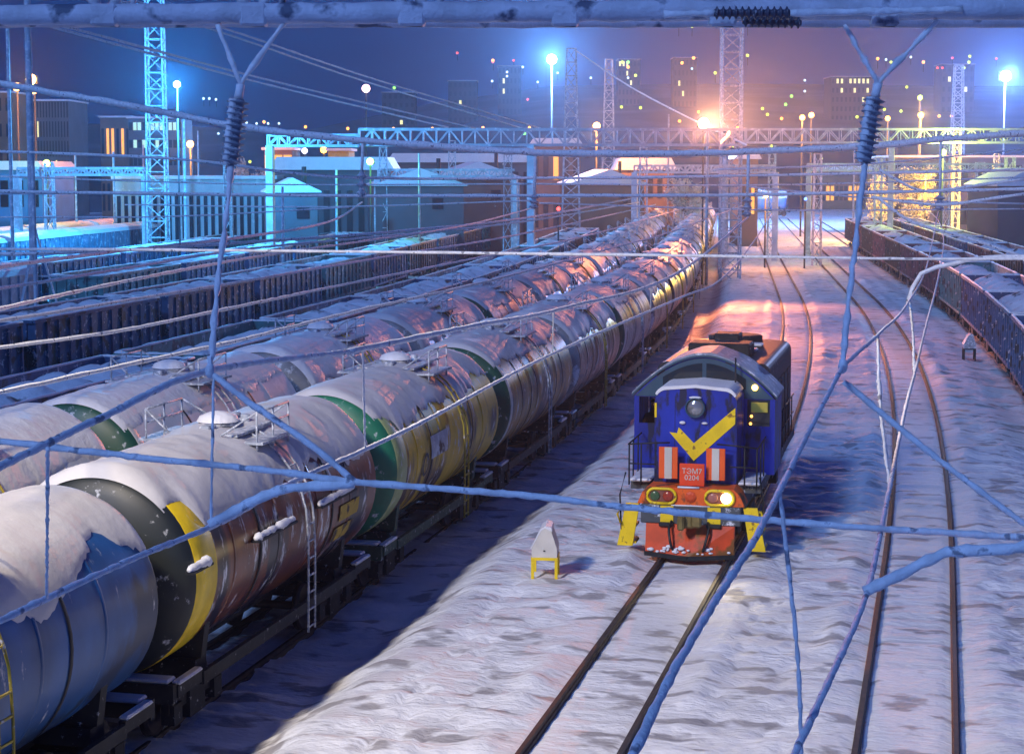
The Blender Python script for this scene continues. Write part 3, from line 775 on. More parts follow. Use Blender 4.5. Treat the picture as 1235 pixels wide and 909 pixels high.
    MB().sphere((1.22, YC0-.07, 3.72), .075, 8).build('marker_lamp', emit('amber_marker', (1, .55, .12), 9), cbo)
    MB().cyl((.78, YC0-.3, 3.0), (.78, YC0-.3, 4.45), .02).cyl((.78, YC0-.3, 2.2), (.78, YC0-.3, 3.75), .06).build('antenna', iron, cbo)
    rf = MB()
    out = [(x*1.03, z+.05) for x, z in top]; inn = [(x*1.03, z+.001) for x, z in top]
    rf.prism(out[::-1]+inn, YC0-.06, YC1+.05); rfo = rf.build('cab_roof', cyan, cbo)
    sn2 = MB(); o2 = [(x*1.03, z+.05+(.06+.03*nz(x*3, 1))*(1-.4*abs(x)/W2)) for x, z in top]; i2 = [(x*1.03, z+.049) for x, z in top]
    sn2.prism(o2[::-1]+i2, YC0-.055, YC1+.03); sn2.build('roof_snow', mat('thin_roof_frost', (.24, .28, .36), .6, var=.3, vscale=4, frost=(.35, 5)), rfo)
    # long hood
    lh = MB(); lh.prism(arch(1.42, 1.62, 4.10, .25), 4.3, 10.6)
    for sg in (-1, 1):
        for k in range(5): lh.box((sg*1.435, 5.5+k*1.05, 2.7), (.03, .8, 1.5))
    lho = lh.build('long_hood', mat('near_black_blue_paint', (.008, .010, .022), .5, var=.4, frost=(.12, 2)), t)  # near-black blue over the whole long hood
    MB().box((0, 5.9, 4.3), (1.6, 1.0, .35), 0, .05).build('air_intake', M['frame_black'], lho)
    MB().box((0, 7.4, 4.33), (.7, .8, .5), 0, .05).build('exhaust_stack', M['frame_black'], lho)
    for y in (9.2,): MB().lathe([(.75, 0), (.75, .22), (.68, .25), (0, .2)], (0, y, 4.12), (0, 0, 1), 20).build('roof_fan', M['frame_black'], lho)
    for y in (6.75, 8.2): MB().box((.1, y, 4.2), (1.5, .45, .08), 0, .03).build('hood_roof_snow', M['snow'], lho)
    ft = MB(); ft.box((0, 5.8, .75), (1.9, 3.4, .6), 0, .05); ft.build('fuel_tank', iron, t)
    for yb_ in (2.4, 9.2):
        g = MB()
        for sx in (-1, 1):
            g.box((sx*1.05, yb_, .72), (.2, 2.2, .3)); g.box((sx*1.08, yb_, .55), (.22, .5, .5))
        g2_ = g.build('bogie', iron, t)
        for dy in (-.65, .65):
            w = MB()
            for sx in (-1, 1): w.lathe([(.1, -.07), (.46, -.06), (.52, -.07), (.5, .065), (.42, .05), (.1, .07)], (sx*.76, yb_+dy, .52), (sx, 0, 0), 22)
            w.build('wheelset', M['wheel_steel'], g2_)
    return t
red2 = mat('orange_red_board_paint', (.90, .12, .012), .5, var=.06)
clear = bpy.data.materials.new('window_glass'); clear.use_nodes = True
_b = clear.node_tree.nodes['Principled BSDF']; _b.inputs['Transmission Weight'].default_value = 1; _b.inputs['Roughness'].default_value = .0; _b.inputs['IOR'].default_value = 1.02; _b.inputs['Base Color'].default_value = (.55, .62, .65, 1)
loco = locomotive()
# driver seen through the cab's front window
def driver():
    t = bpy.data.objects.new('person', None)
    me = bpy.data.meshes.new('person')
    sk = {0: ((0, 0, 0), .17), 1: ((0, 0, .22), .17), 2: ((0, 0, .44), .16), 3: ((0, -.01, .56), .065), 4: ((0, -.03, .66), .085), 5: ((0, -.03, .76), .09), 6: ((0, -.02, .84), .06),
          7: ((-.2, 0, .45), .07), 8: ((-.26, -.12, .25), .055), 9: ((-.14, -.38, .2), .04), 10: ((.2, 0, .45), .07), 11: ((.26, -.12, .25), .055), 12: ((.14, -.38, .2), .04),
          13: ((-.1, -.3, .0), .085), 14: ((.1, -.3, .0), .085), 15: ((-.1, -.34, -.42), .06), 16: ((.1, -.34, -.42), .06)}
    ed = [(0, 1), (1, 2), (2, 3), (3, 4), (4, 5), (5, 6), (2, 7), (7, 8), (8, 9), (2, 10), (10, 11), (11, 12), (0, 13), (0, 14), (13, 15), (14, 16)]
    me.from_pydata([sk[i][0] for i in range(17)], ed, [])
    o = bpy.data.objects.new('person', me); COL.objects.link(o)
    md = o.modifiers.new('skin', 'SKIN'); 
    for i, v in enumerate(me.skin_vertices[0].data if me.skin_vertices else []): v.radius = (sk[i][1], sk[i][1])
    if not me.skin_vertices:
        bpy.context.view_layer.update()
    for i, v in enumerate(me.skin_vertices[0].data): v.radius = (sk[i][1], sk[i][1]); v.use_root = (i == 0)
    o.modifiers.new('smooth', 'SUBSURF').render_levels = 2
    me.materials.append(mat('brown_coat', (.10, .05, .03), .8))
    return o
dr = driver(); dr.location = (-5.52-1.28, 41+3.0, .07+2.45); tag(dr, 'driver in a brown coat behind the left cab window of the locomotive', 'person')
hd = MB(); hd.sphere((0, -.06, .75), .095, 8, (.85, 1, 1.15)); hd.sphere((0, -.165, .74), .02, 5, (.8, 1.2, 1.4)); hd.build('face', mat('face_skin', (.42, .22, .15), .6), dr)
MB().sphere((0, -.03, .81), .105, 8, (.95, 1.1, .6)).build('cap', M['black'], dr)
ST = MB(); ST.box((0, .02, -.1), (.46, .44, .1), 0, .03).box((0, .24, .2), (.44, .08, .6), 0, .03).box((0, 0, -.5), (.12, .12, .7)); st_o = ST.build('driver_seat', M['black'], loco); st_o.location = (-1.28, 3.0, 2.38)
lamp('POINT', 'cab_lamp', (-5.52-.75, 41+2.95, 3.3), 22, (1, .7, .45), shadow_soft_size=.05)
# the burning headlamp throws its own light
lamp('SPOT', 'headlamp_beam', (-5.52+.82, 41.1, 1.5), 260, (1, .82, .5), (-5.0, 26, 0), spot_size=R(80), spot_blend=.8, shadow_soft_size=.08)

# ------------------------------------------------------------------ relay boxes on legs
def relay_box(loc, rz, s, label, legs, boxm):
    t = empty('relay_box', loc, rz); t.scale = (s, s, s); tag(t, label, 'relay box')
    b = MB(); b.prism([(-.32, .62), (.32, .62), (.32, .86), (.17, 1.32), (.02, 1.38), (-.08, 1.32), (-.32, .86)], -.4, .4); bo = b.build('cabinet', boxm, t)
    l = MB(); l.box((0, 0, .59), (.68, .84, .07))
    MB().box((0, -.405, .8), (.05, .02, .03)).build('latch', M['dark_steel'], bo)
    l.build('support_rim', legs, t)
    for x in (-.3, .3):
        for y in (-.37, .37): MB().box((x, y, .25), (.075, .075, .62)).build('leg', legs, t)
    s_ = MB(); s_.prism([(-.36, .86), (-.32, .9), (-.1, 1.36), (.03, 1.44), (.18, 1.40), (.2, 1.3), (.02, 1.382), (-.08, 1.322), (-.325, .86)], -.41, .41); s_.build('snow_cap', M['snow'], t)
    return t
pos = atz(657, 701, 0)
yl = mat('yellow_leg_paint', (.88, .62, .01), .5, var=.12)
relay_box((pos.x-.06, pos.y+.3, 0), R(8), .86, 'white pitched relay box on four yellow legs standing in the snow left of the locomotive', yl, mat('dull_white_box_paint', (.66, .62, .54), .6, var=.1, frost=(.2, 5)))
pos = atz(1168, 433, 0)
relay_box((pos.x, pos.y, 0), R(5), .85, 'small dark legged trackside box beside the right coal wagons', M['dark_steel'], M['frosted_steel'])

# ------------------------------------------------------------------ foreground gantry, hangers and wires
GD = 13.5
def G(px, py): return at(px, py, GD)
gt = empty('gantry_beam', G(617, 17)); tag(gt, 'frosted tubular gantry beam spanning the top of the picture', 'gantry beam')
def loc(p, o): return Vector(p)-o.location
def gtube(name, a, b, r, fr=.012, par=gt, m=None, n=14):
    seg = max(2, int((b-a).length/.12))
    return MB().tube([loc(a.lerp(b, i/seg), par) for i in range(seg+1)], r, n, fr, 9).build(name, m or M['frosted_beam'], par)
M['frosted_beam'] = mat('frosted_beam', (.62, .64, .72), .6, .0, .25, 3, bump=.01, bscale=30, dirt=((.10, .13, .2), .16, 3))
gtube('bottom_chord', G(-260, 20), G(1500, 9), .075)
o2 = FW*.9
gtube('bottom_chord', at(-260, 27, GD+1.4), at(1500, 27, GD+1.4), .04)
gtube('top_chord', G(-260, -150), G(1500, -160), .075)
for x in (-90, 10, 125, 150, 300, 320, 480, 500, 680, 695, 870, 885, 1060, 1075):
    pass
for i, x in enumerate((-60, 120, 300, 490, 675, 865, 1060, 1250)):
    gtube('diagonal', G(x, 14), G(x-95, -150), .035)
    gtube('diagonal', G(x+12, 14), G(x+95, -150), .035)
    gtube('upright', G(x+40, 14), G(x+40, -150), .02)
    gtube('cross_tie', G(x, 20), at(x+6, 27, GD+1.4), .025)
    br = MB(); br.box(loc(G(x+6, 19), gt), (.2, .15, .165), TH, .02); br.build('joint_plate', M['frosted_beam'], gt)

def insulator_prof(L, r, nd, core=.03):
    pr = [(core, 0)]
    for k in range(nd):
        h = L*(k+.5)/nd; st = L/nd
        pr += [(core, h-st*.42), (r*.6, h-st*.2), (r, h), (r*.92, h+st*.12), (core*1.1, h+st*.3)]
    return pr+[(core, L)]
M['insulator'] = mat('frosted_insulator', (.26, .30, .38), .4, .0, .3, 6, frost=(.5, 9))
def string(pts, r, par, name, m=None, fr=.012):
    return MB().tube([loc(p, par) for p in spline(pts, .05)], r, 8, fr, 14).build(name, m or M['rime'], par)
def hanger(label, legs, joint, ia, ib, low, clampp):
    t = empty('suspension_insulator', joint); tag(t, label, 'insulator', 'suspension insulators under the gantry beam')
    for lg in legs: string([lg, joint], .013, t, 'hanger_strap')
    string([joint, ia], .03, t, 'upper_link')
    b = MB(); L = (ib-ia).length
    b.lathe(insulator_prof(L, .085, 11, .045), loc(ia, t), (ib-ia), 20); b.build('insulator', M['insulator'], t)
    fr = MB()      # rime plastered on the windward side of the discs
    ax = (ib-ia).normalized(); side = RT*-.035-FW*.03
    fr.tube([loc(ia.lerp(ib, k/30), t)+side for k in range(31)], [.022+.012*nz(k*.8, 5) for k in range(31)], 10, .02, 18)
    fr.build('rime_crust', M['rime'], t)
    string([ib]+low, .015, t, 'lower_rod', fr=.02)
    cl = MB(); c = loc(clampp, t); cl.sphere(c, .04, 7, (.9, 1.2, 1.5)); cl.box(c+Vector((0, 0, .05)), (.03, .03, .12)); cl.build('clamp', M['rime'], t)
    return t
hanger('frosted disc insulator hanging on a forked strap at the upper left', [G(262, 30), G(342, 28)], G(289, 102), G(287, 120), G(278, 198), [G(274, 250), G(263, 330), G(258, 390), G(254, 446)], G(253, 447))
hanger('frosted disc insulator hanging on a forked strap at the upper right', [G(1018, 30), G(1130, 25)], G(1058, 101), G(1054, 118), G(1042, 196), [G(1036, 250), G(1027, 330), G(1020, 390), G(1016, 440)], G(1016, 441))
hs = empty('insulator_string', G(862, 22)); tag(hs, 'dark disc insulator string lying along the underside of the gantry beam', 'insulator')
ia, ib = at(860, 16, GD-.2), at(952, 16, GD-.2); b = MB(); b.lathe(insulator_prof((ib-ia).length, .05, 12, .025), loc(ia, hs), ib-ia, 18); b.build('insulator', mat('dark_insulator', (.03, .05, .09), .4, frost=(.25, 8)), hs)
ia, ib = at(895, 26, GD-.05), at(966, 28, GD-.05); b = MB(); b.lathe(insulator_prof((ib-ia).length, .045, 9, .02), loc(ia, hs), ib-ia, 18); b.build('insulator', bpy.data.materials['dark_insulator'], hs)
string([at(952, 16, GD-.2), at(1160, 12, GD-.1)], .02, hs, 'tie_rod'); string([at(800, 18, GD-.2), at(860, 16, GD-.2)], .02, hs, 'tie_rod')

M['wire_rime'] = mat('wire_rime', (.88, .89, .9), .75, var=.2, vscale=7, bump=.008, bscale=50, dirt=((.3, .31, .35), .06, 7))
def wire(name, pts, r, label, cat='cable', fr=None, step=.07, group=None, n=8):
    P = spline(pts, step)
    b = MB().tube(P, r, n, r*.42 if fr is None else fr, min(22, .42/r))
    return tag(b.build(name, M['wire_rime'], None), label, cat, group)
Xl = -5.5
w1 = [(-150, 632), (0, 562), (129, 500), (252, 447), (420, 424), (570, 393), (682, 371), (820, 327)]
w1p = [atX(px, py, Xl) for px, py in w1]+[at(902, 262, 72)]
wire('messenger_cable', w1p[:5], .022, 'thick frosted messenger cable crossing the left tanks from the left edge', step=.06)
wire('messenger_cable', w1p[4:], .026, 'frosted messenger cable running from the tank wagons to the far cross span', step=.2)
w4 = [(-120, 806), (0, 748), (154, 676), (269, 628), (354, 580), (439, 542), (520, 503), (669, 425), (820, 359), (870, 336), (908, 292), (930, 258)]
wire('contact_wire', [atz(px, py, 6.0) for px, py in w4], .022, 'frosted contact wire over the locomotive track, rising from the lower left', 'wire', step=.08)
w3 = [(-160, 513), (0, 532), (200, 555), (330, 568), (427, 581), (520, 588), (640, 598), (770, 613), (985, 632), (1235, 648), (1400, 657)]
wire('fixing_rope', [G(*p) for p in w3], .022, 'thick snow crusted cross wire running level over tanks and locomotive', 'wire', step=.05)
wire('stay_wire', [G(254, 450), G(300, 485), G(370, 533), G(427, 580)], .022, 'short frosted stay wire slanting over the grey and brown tanks', 'wire', step=.05)
wire('stay_wire', [G(1017, 460), G(1120, 545), G(1235, 632), G(1330, 705)], .02, 'frosted stay wire slanting down to the right edge', 'wire', step=.05)
wire('steady_arm', [G(252, 632), G(290, 612), G(327, 595), G(354, 588), G(400, 585), G(427, 583)], .032, 'bent frosted steady arm over the brown tank wagon', 'steady arm', step=.05)
wire('steady_arm', [at(1042, 714, GD-.3), at(1090, 690, GD-.3), at(1135, 669, GD-.3), at(1160, 665, GD-.3), at(1235, 660, GD-.3), at(1350, 652, GD-.3)], .037, 'bent frosted steady arm at the lower right above the empty rails', 'steady arm', step=.05)
wr = [at(740, 960, 5.4), at(805, 822, 6.2), at(860, 728, 7.2), at(915, 640, 8.4), at(965, 540, 10.8), at(1016, 441, GD), at(1062, 400, 21), at(1094, 366, 31), at(1118, 318, 50), at(1131, 255, 77)]
wire('messenger_cable', wr[:6], .0145, 'thick frosted messenger cable slanting across the locomotive flank to the bottom edge', step=.05)
wire('messenger_cable', wr[5:], .016, 'frosted messenger cable over the empty rails beyond the right insulator', step=.2)
wc = [at(950, 925, 9.4), at(999, 821, 10.7), at(1044, 717, 13.1), at(1068, 610, 16.5), at(1091, 495, 22.6), at(1104, 445, 27.5), at(1114, 403, 33), at(1133, 325, 54), at(1137, 285, 80), at(1128, 262, 112), at(1108, 247, 155)]
wire('contact_wire', wc, .019, 'frosted contact wire over the empty rails at the right', 'wire', step=.08)
def dropper(a, b, label, r=.008, rag=.0):
    m_ = a.lerp(b, .5)+RT*rag
    o = wire('dropper_wire', [a, m_, b], r, label, 'wire', fr=r*.9, step=.05, group='dropper wires of the overhead line')
    return o
dropper(at(57, 541, 10.2), at(56, 720, 12.6), 'thin dropper wire hanging over the blue grey tank at the left')
dropper(atX(437, 421, Xl), atz(440, 542, 6), 'thin dropper wire above the gap between brown and yellow tanks')
dropper(atX(667, 374, Xl), atz(666, 426, 6), 'dropper wire above the far tanks left of the locomotive')
dropper(atX(785, 341, Xl), atz(784, 375, 6), 'short dropper wire above the locomotive roof')
dropper(at(940, 592, 9.4), at(968, 980, 10.2), 'dangling frosted dropper wire right of the locomotive', .009, .03)
dropper(at(1058, 405, 20), at(1073, 588, 18), 'ragged dropper wire left of the right contact wire', .014, -.03)
dropper(at(1097, 366, 31), at(1102, 448, 28), 'short icy dropper wire over the empty rails', .016, .02)
dropper(at(254, 632, GD), at(257, 450, GD), 'thin link from messenger clamp to steady arm at the left', .008)
# lines over the tracks at left
LW = [('contact_wire', [(-140, 440), (0, 419), (142, 399), (280, 371), (420, 342), (560, 314), (720, 281), (835, 248)], 6.0, .03, 'frosted contact wire above the nearer tank row'),
      ('contact_wire', [(-140, 504), (0, 473), (132, 444), (280, 412), (420, 377), (600, 336), (760, 293), (810, 279), (895, 248)], 6.0, .028, 'frosted contact wire over the snowed track between tanks and locomotive'),
      ('contact_wire', [(-140, 410), (0, 387), (142, 364), (300, 338), (480, 307), (640, 280), (790, 247)], 6.0, .034, 'frosted contact wire above the farther tank row'),
      ('contact_wire', [(-140, 371), (0, 348), (142, 325), (300, 300), (480, 283), (640, 266), (770, 244)], 6.0, .04, 'frosted contact wire above the first open wagon row'),
      ('messenger_cable', [(-140, 300), (0, 306), (142, 302), (300, 292), (480, 279), (640, 262), (760, 240)], 6.6, .045, 'frosted messenger cable above the left open wagons'),
      ('messenger_cable', [(-140, 400), (0, 372), (142, 341), (300, 311), (430, 292), (560, 272), (645, 250)], 6.8, .03, 'frosted messenger cable above the farther tank wagons'),
      ('messenger_cable', [(-140, 345), (0, 322), (142, 303), (300, 285), (400, 266), (436, 244)], 6.9, .04, 'frosted messenger cable ending at the leftmost hanging insulator')]
for nm, ps, z, r, lb in LW:
    wire(nm, [atz(px, py, z) for px, py in ps], r, lb, 'cable' if nm[0] == 'm' else 'wire', step=.35)

# far cross span with hanging insulators
SD = 76
P = [(-150, 72), (0, 101), (142, 125), (279, 151), (420, 168), (645, 184), (820, 185), (902, 183), (1050, 176), (1135, 168), (1235, 160), (1400, 142)]
wire('cross_span_cable', [at(px, py, SD) for px, py in P], .12, 'thick frosted cross span cable sagging across the whole yard', step=.4)
wire('cross_span_cable', [at(px, py, SD) for px, py in ((-150, 226), (0, 231), (400, 236), (640, 236), (900, 235), (1235, 228), (1400, 224))], .06, 'lower level frosted cross span wire behind the far insulators', 'wire', step=.5)
wire('cross_span_cable', [at(px, py, SD+2) for px, py in ((-150, 178), (200, 191), (400, 213), (640, 215), (900, 212), (1235, 205), (1400, 200))], .05, 'middle frosted cross span wire above the far wagons', 'wire', step=.5)
wire('cross_span_cable', [at(px, py, 42) for px, py in ((-150, 301), (142, 301), (640, 306), (1094, 312), (1235, 312), (1400, 312))], .03, 'thin level cross wire above the locomotive and coal wagons', 'wire', step=.5)
for (px, ya, yb_, yc, s) in ((437, 169, 207, 238, 'leftmost'), (645, 184, 235, 252, 'second from left'), (902, 183, 238, 262, 'third from left'), (1134, 169, 236, 254, 'rightmost')):
    t = empty('span_insulator', at(px, ya, SD)); tag(t, f'small frosted insulator hanging from the far cross span, {s} of four', 'insulator', 'insulators of the far cross span')
    MB().tube([loc(at(px, ya, SD), t), loc(at(px-1, yb_, SD), t)], .06, 8, .02).build('hanger_rod', M['wire_rime'], t)
    a_, b_ = at(px-1, yb_, SD), at(px-2, yc, SD)
    MB().lathe(insulator_prof((b_-a_).length, .22, 3, .1), loc(a_, t), b_-a_, 14).build('insulator', M['insulator'], t)
for a, b, s in (((80, 33), (573, 155), 'upper'), ((62, 33), (540, 154), 'lower')):
    wire('feeder_line', [at(a[0]-250, a[1]-62, 60), at(*a, 70), at((a[0]+b[0])/2+10, (a[1]+b[1])/2+6, 105), at(*b, 140)], .05, f'{s} of two thin lines sloping from the gantry beam at left to the far gantry', 'cable', step=.8)
for a, b, s in (((265, 33), (652, 155), 'upper'), ((250, 34), (640, 158), 'lower')):
    wire('feeder_line', [at(a[0]-200, a[1]-60, 70), at(*a, 80), at((a[0]+b[0])/2, (a[1]+b[1])/2+4, 120), at(*b, 150)], .045, f'{s} of two thin lines sloping past the left insulator to the far gantry', 'cable', step=.8)
wire('feeder_line', [at(695, 62, 178), at(760, 105, 160), at(830, 142, 150), at(900, 175, 140)], .06, 'thin line sloping from the narrow lattice mast to the right', 'cable', step=1)
for i, (pts, lb) in enumerate((([(1060, 205), (1110, 230), (1160, 226), (1235, 216)], 'slack frosted wire looping in front of the lit tree'), ([(1060, 240), (1100, 268), (1160, 285), (1235, 310)], 'slack frosted wire drooping to the right edge above the coal wagons'),
                              ([(1050, 238), (1130, 247), (1190, 240), (1235, 234)], 'frosted wire level with the rightmost span insulator'),
                              ([(1094, 366), (1110, 330), (1150, 318), (1189, 311), (1320, 309)], 'frosted steady arm wire above the right coal wagons'))):
    wire('slack_wire', [at(px, py, 70 if i < 3 else 45) for px, py in pts], .05, lb, 'wire', step=.4)

# ------------------------------------------------------------------ masts, poles and far gantries
def lattice(pa, pb, wtop, wbot, label, d, r=.05, m=None, bays=None, base=True):
    """lattice mast from a point on the ground to its head"""
    foot = at(pb[0], pb[1], d); head = at(pa[0], pa[1], d); foot.z = -.7
    t = empty('lattice_mast', foot, TH); tag(t, label, 'mast', 'lattice masts of the yard')
    H = head.z-foot.z; n = bays or max(6, int(H/1.3))
    b = MB(); m = m or M['frosted_steel']
    def corner(k, i):
        w = (wbot+(wtop-wbot)*k/n)/2
        return Vector(((-w, w, w, -w)[i], (-w, -w, w, w)[i], H*k/n))
    for i in range(4): b.bar(corner(0, i), corner(n, i), r*1.5)
    b.build('upright', m, t)
    c = MB()
    for k in range(n):
        for i in range(4):
            j = (i+1) % 4
            if (k+i) % 2: c.bar(corner(k, i), corner(k+1, j), r)
            else: c.bar(corner(k, j), corner(k+1, i), r)
            c.bar(corner(k+1, i), corner(k+1, j), r*.9)
    c.build('bracing', m, t)
    return t
lattice((188, -30), (190, 245), 1.25, 1.6, 'frosted wide lattice mast at the left behind the gantry beam', 150, .075)
lattice((696, 60), (688, 255), .9, 2.0, 'narrow tapering lattice mast left of the bright blue white lamp', 185, .09)
lattice((735, 73), (733, 255), .9, 2.0, 'farther narrow lattice mast between the blue white lamp and the orange lamp', 240, .09)
lattice((884, 24), (880, 260), 1.6, 1.6, 'square lattice mast right of the orange lamp', 150, .085)
lattice((1154, 80), (1152, 250), 1.4, 2.6, 'faint tapering lattice mast at the far right', 330, .12)
lattice((1152, 160), (1152, 250), .8, .8, 'short lattice column right of the lit tree', 230, .08)
lattice((1058, 190), (1058, 262), .7, .7, 'short lattice column left of the lit tree', 190, .07)
lattice((1180, 196), (1180, 262), .8, .8, 'short lattice column above the far coal wagons', 200, .08)
lattice((1216, 190), (1216, 262), .8, .8, 'short lattice column at the right edge above the coal wagons', 180, .08)
M['mast_paint'] = mat('frosted_blue_mast', (.40, .48, .58), .6, var=.25, vscale=2, frost=(.4, 4))
def pole(px, ptop, d, r, label, name='pole', zbase=-.7, arm=None, lampcol=None):
    h = at(px, ptop, d); t = empty(name, (h.x, h.y, zbase), TH); tag(t, label, 'pole' if name == 'pole' else 'lamp post')
    H = h.z-zbase
    MB().tube([(0, 0, H*k/10) for k in range(11)], [r*(1.15-.3*k/10) for k in range(11)], 12, r*.1, 2).build('shaft', M['mast_paint'], t)
    return t, H
t, H = pole(31, -40, 92, .18, 'tall thick frosted pole near the left edge')
b = MB()
for z in (4.2, 5.4, 8.4): b.bar((-1.8, 0, z), (1.2, 0, z), .08)
b.bar((0, -.1, 7.2), (1.8, -.1, .5), .09); b.build('cross_arm', M['mast_paint'], t)
t, H = pole(8, 25, 120, .12, 'thin tall pole at the very left edge')
t, H = pole(39, 200, 80, .09, 'short thin post with a slanting strut beside the tall left pole')
MB().bar((-.1, -.1, H*.62), (-1.4, -.1, .2), .12).build('strut', M['mast_paint'], t)
t, H = pole(221, 141, 150, .12, 'slim pole right of the wide lattice mast')
t, H = pole(238, 158, 165, .08, 'thinner pole beside the slim one right of the wide lattice mast')
t, H = pole(853, 160, 150, .12, 'slim pole below the bright orange lamp')
t, H = pole(873, 185, 180, .45, 'thick dark blue column below the square lattice mast')
for k, (px, py, d) in enumerate(((172, 175, 190), (405, 205, 150), (136, 183, 160), (90, 185, 165), (340, 225, 120), (505, 185, 150), (625, 220, 150), (806, 138, 200), (1030, 180, 210))):
    pole(px, py, d, .1, ['thin pole left of the wide lattice mast', 'thin pole in front of the green signal light', 'thin pole by the blue sheds', 'thin post above the left box wagons', 'stub pole under the far gantry end', 'thin pole between the left insulators', 'thin pole left of the narrow lattice mast', 'orange lit post left of the orange lamp', 'orange lit post left of the right insulator'][k])
def far_gantry(xa, xb, y0, y1, d, label, posts=(), nb=40):
    a0, b0 = at(xa, y0, d), at(xb, y0, d); a1, b1 = at(xa, y1, d), at(xb, y1, d)
    t = empty('cross_yard_gantry', a1); tag(t, label, 'gantry')
    for off in (Vector((0, 0, 0)), Vector((-math.sin(TH), math.cos(TH), 0))*1.2):
        b = MB()
        b.bar(loc(a0+off, t), loc(b0+off, t), .2); b.bar(loc(a1+off, t), loc(b1+off, t), .2)
        for k in range(nb):
            p0, p1 = a0.lerp(b0, k/nb)+off, a0.lerp(b0, (k+1)/nb)+off; q0, q1 = a1.lerp(b1, k/nb)+off, a1.lerp(b1, (k+1)/nb)+off
            b.bar(loc(p0, t), loc(q0, t), .09)
            b.bar(loc(p0 if k % 2 else q0, t), loc(q1 if k % 2 else p1, t), .1)
        b.build('truss_side', M['gantry_steel'], t)
    for px in posts:
        p = at(px, y1, d); b = MB()
        b.bar(loc(p, t), loc(Vector((p.x, p.y, -.7)), t), .55); b.build('post', M['gantry_steel'], t)
    return t
M['gantry_steel'] = mat('gantry_steel', (.42, .44, .50), .6, var=.2, vscale=1, frost=(.35, 2))
far_gantry(432, 900, 156, 175, 142, 'frosted truss gantry crossing above the far wagons at mid picture', (640,), 30)
far_gantry(900, 1300, 156, 172, 175, 'farther truss gantry at the right behind the right insulator', (1075,), 28)
far_gantry(322, 432, 163, 176, 140, 'end bay of a truss gantry with thick post behind the left insulator', (325,), 9)

# ------------------------------------------------------------------ lamps
def light_mat(col, s):
    k = 'glow_%s_%s' % (col, s)
    return bpy.data.materials.get(k) or emit(k, col, s)
CW, CO, CB, CG, CY, CR = (1, .93, .80), (1, .33, .05), (.30, .66, 1), (.25, 1, .12), (.85, .9, .12), (1, .10, .05)
M['lamp_post_paint'] = mat('lamp_post_paint', (.045, .05, .06), .7)
def yard_lamp(px, py, d, size, col, s, label, group='floodlights over the yard', n=3, energy=0, lcol=None, aim=None):
    c = at(px, py, d); zb = -.7 if d < 380 else max(-.7, hill_z(c.x, c.y))
    t = empty('yard_lamp', (c.x, c.y, zb), TH); tag(t, label, 'lamp', group)
    h = c.z-zb
    MB().tube([(0, .1, 0), (0, .1, h+.1)], .075*d/150, 8).build('post', M['lamp_post_paint'], t)
    hb = MB(); hb.box((0, .08+size*.45, h), (size*2.2, size*.5, size*1.5), 0, size*.1); hb.build('lamp_housing', M['dark_steel'], t)
    b = MB(); b.sphere((0, -size*.25, h), size, 8, (1, .6, 1)); b.build('lamp_glass', light_mat(col, s), t)
    if energy:
        p_ = c-Vector((-math.sin(TH), math.cos(TH), 0))*(size*1.4+1.2)
        if aim: lamp('SPOT', 'lamp_light', p_, energy, lcol or col, aim, spot_size=R(42), spot_blend=.9, shadow_soft_size=max(.3, size*.6))
        else: lamp('POINT', 'lamp_light', p_, energy, lcol or col, shadow_soft_size=max(.3, size*.6))
    return t
yard_lamp(665, 72, 300, .8, (.55, .85, 1), 40, 'dazzling blue white floodlight left of the narrow lattice mast', energy=200000, lcol=(.22, .5, 1))
yard_lamp(1212, 92, 290, .85, (.55, .88, 1), 40, 'dazzling blue white floodlight near the right edge', energy=240000, lcol=(.25, .42, 1))
yard_lamp(213, 102, 135, .25, (.75, .9, 1), 30, 'small blue white floodlight right of the wide lattice mast', energy=42000, lcol=(.05, .44, 1))
yard_lamp(848, 149, 150, .45, (1, .62, .22), 40, 'bright orange sodium lamp left of the square lattice mast', energy=320000, lcol=(1, .27, .09), aim=(4, 56, 2))
yard_lamp(37, 96, 170, .5, (1, .5, .14), 24, 'uppermost of the orange lamps behind the tall left pole', energy=11000, lcol=(1, .3, .06))
yard_lamp(20, 105, 172, .4, (1, .42, .1), 14, 'orange lamp left of the tall left pole')
yard_lamp(41, 109, 174, .36, (1, .42, .1), 12, 'lowest orange lamp right of the tall left pole')
yard_lamp(229, 174, 210, .40, (1, .45, .08), 18, 'orange lamp under the gantry right of the wide lattice mast', energy=9000, lcol=(1, .34, .05))
yard_lamp(1110, 139, 260, .42, (1, .42, .06), 14, 'orange lamp under a yellow green one beyond the right insulator', energy=32000, lcol=(1, .35, .05))
yard_lamp(1109, 118, 262, .34, (.7, .9, .1), 10, 'yellow green lamp above the orange one beyond the right insulator')
yard_lamp(967, 142, 240, .36, (1, .40, .08), 12, 'left of two close orange lamps by the square mast', energy=9000, lcol=(1, .32, .05))
yard_lamp(978, 139, 242, .36, (1, .40, .08), 12, 'right of two close orange lamps by the square mast')
yard_lamp(1070, 143, 262, .36, (1, .40, .06), 12, 'orange lamp just right of the right insulator')
yard_lamp(719, 152, 210, .42, (1, .45, .12), 12, 'orange lamp right of the narrow lattice mast above the far gantry', energy=18000, lcol=(1, .32, .06))
yard_lamp(446, 195, 150, .3, (.25, 1, .1), 12, 'vivid green signal light behind the left span insulator', energy=900, lcol=(.2, 1, .1))
yard_lamp(56, 197, 160, .3, (.7, .95, .15), 9, 'yellow green lamp beside the blue sheds at the left', energy=900, lcol=(.7, 1, .1))
yard_lamp(441, 107, 420, .95, (1, .55, .6), 8, 'pinkish lit sign lamp high above the left span insulator')
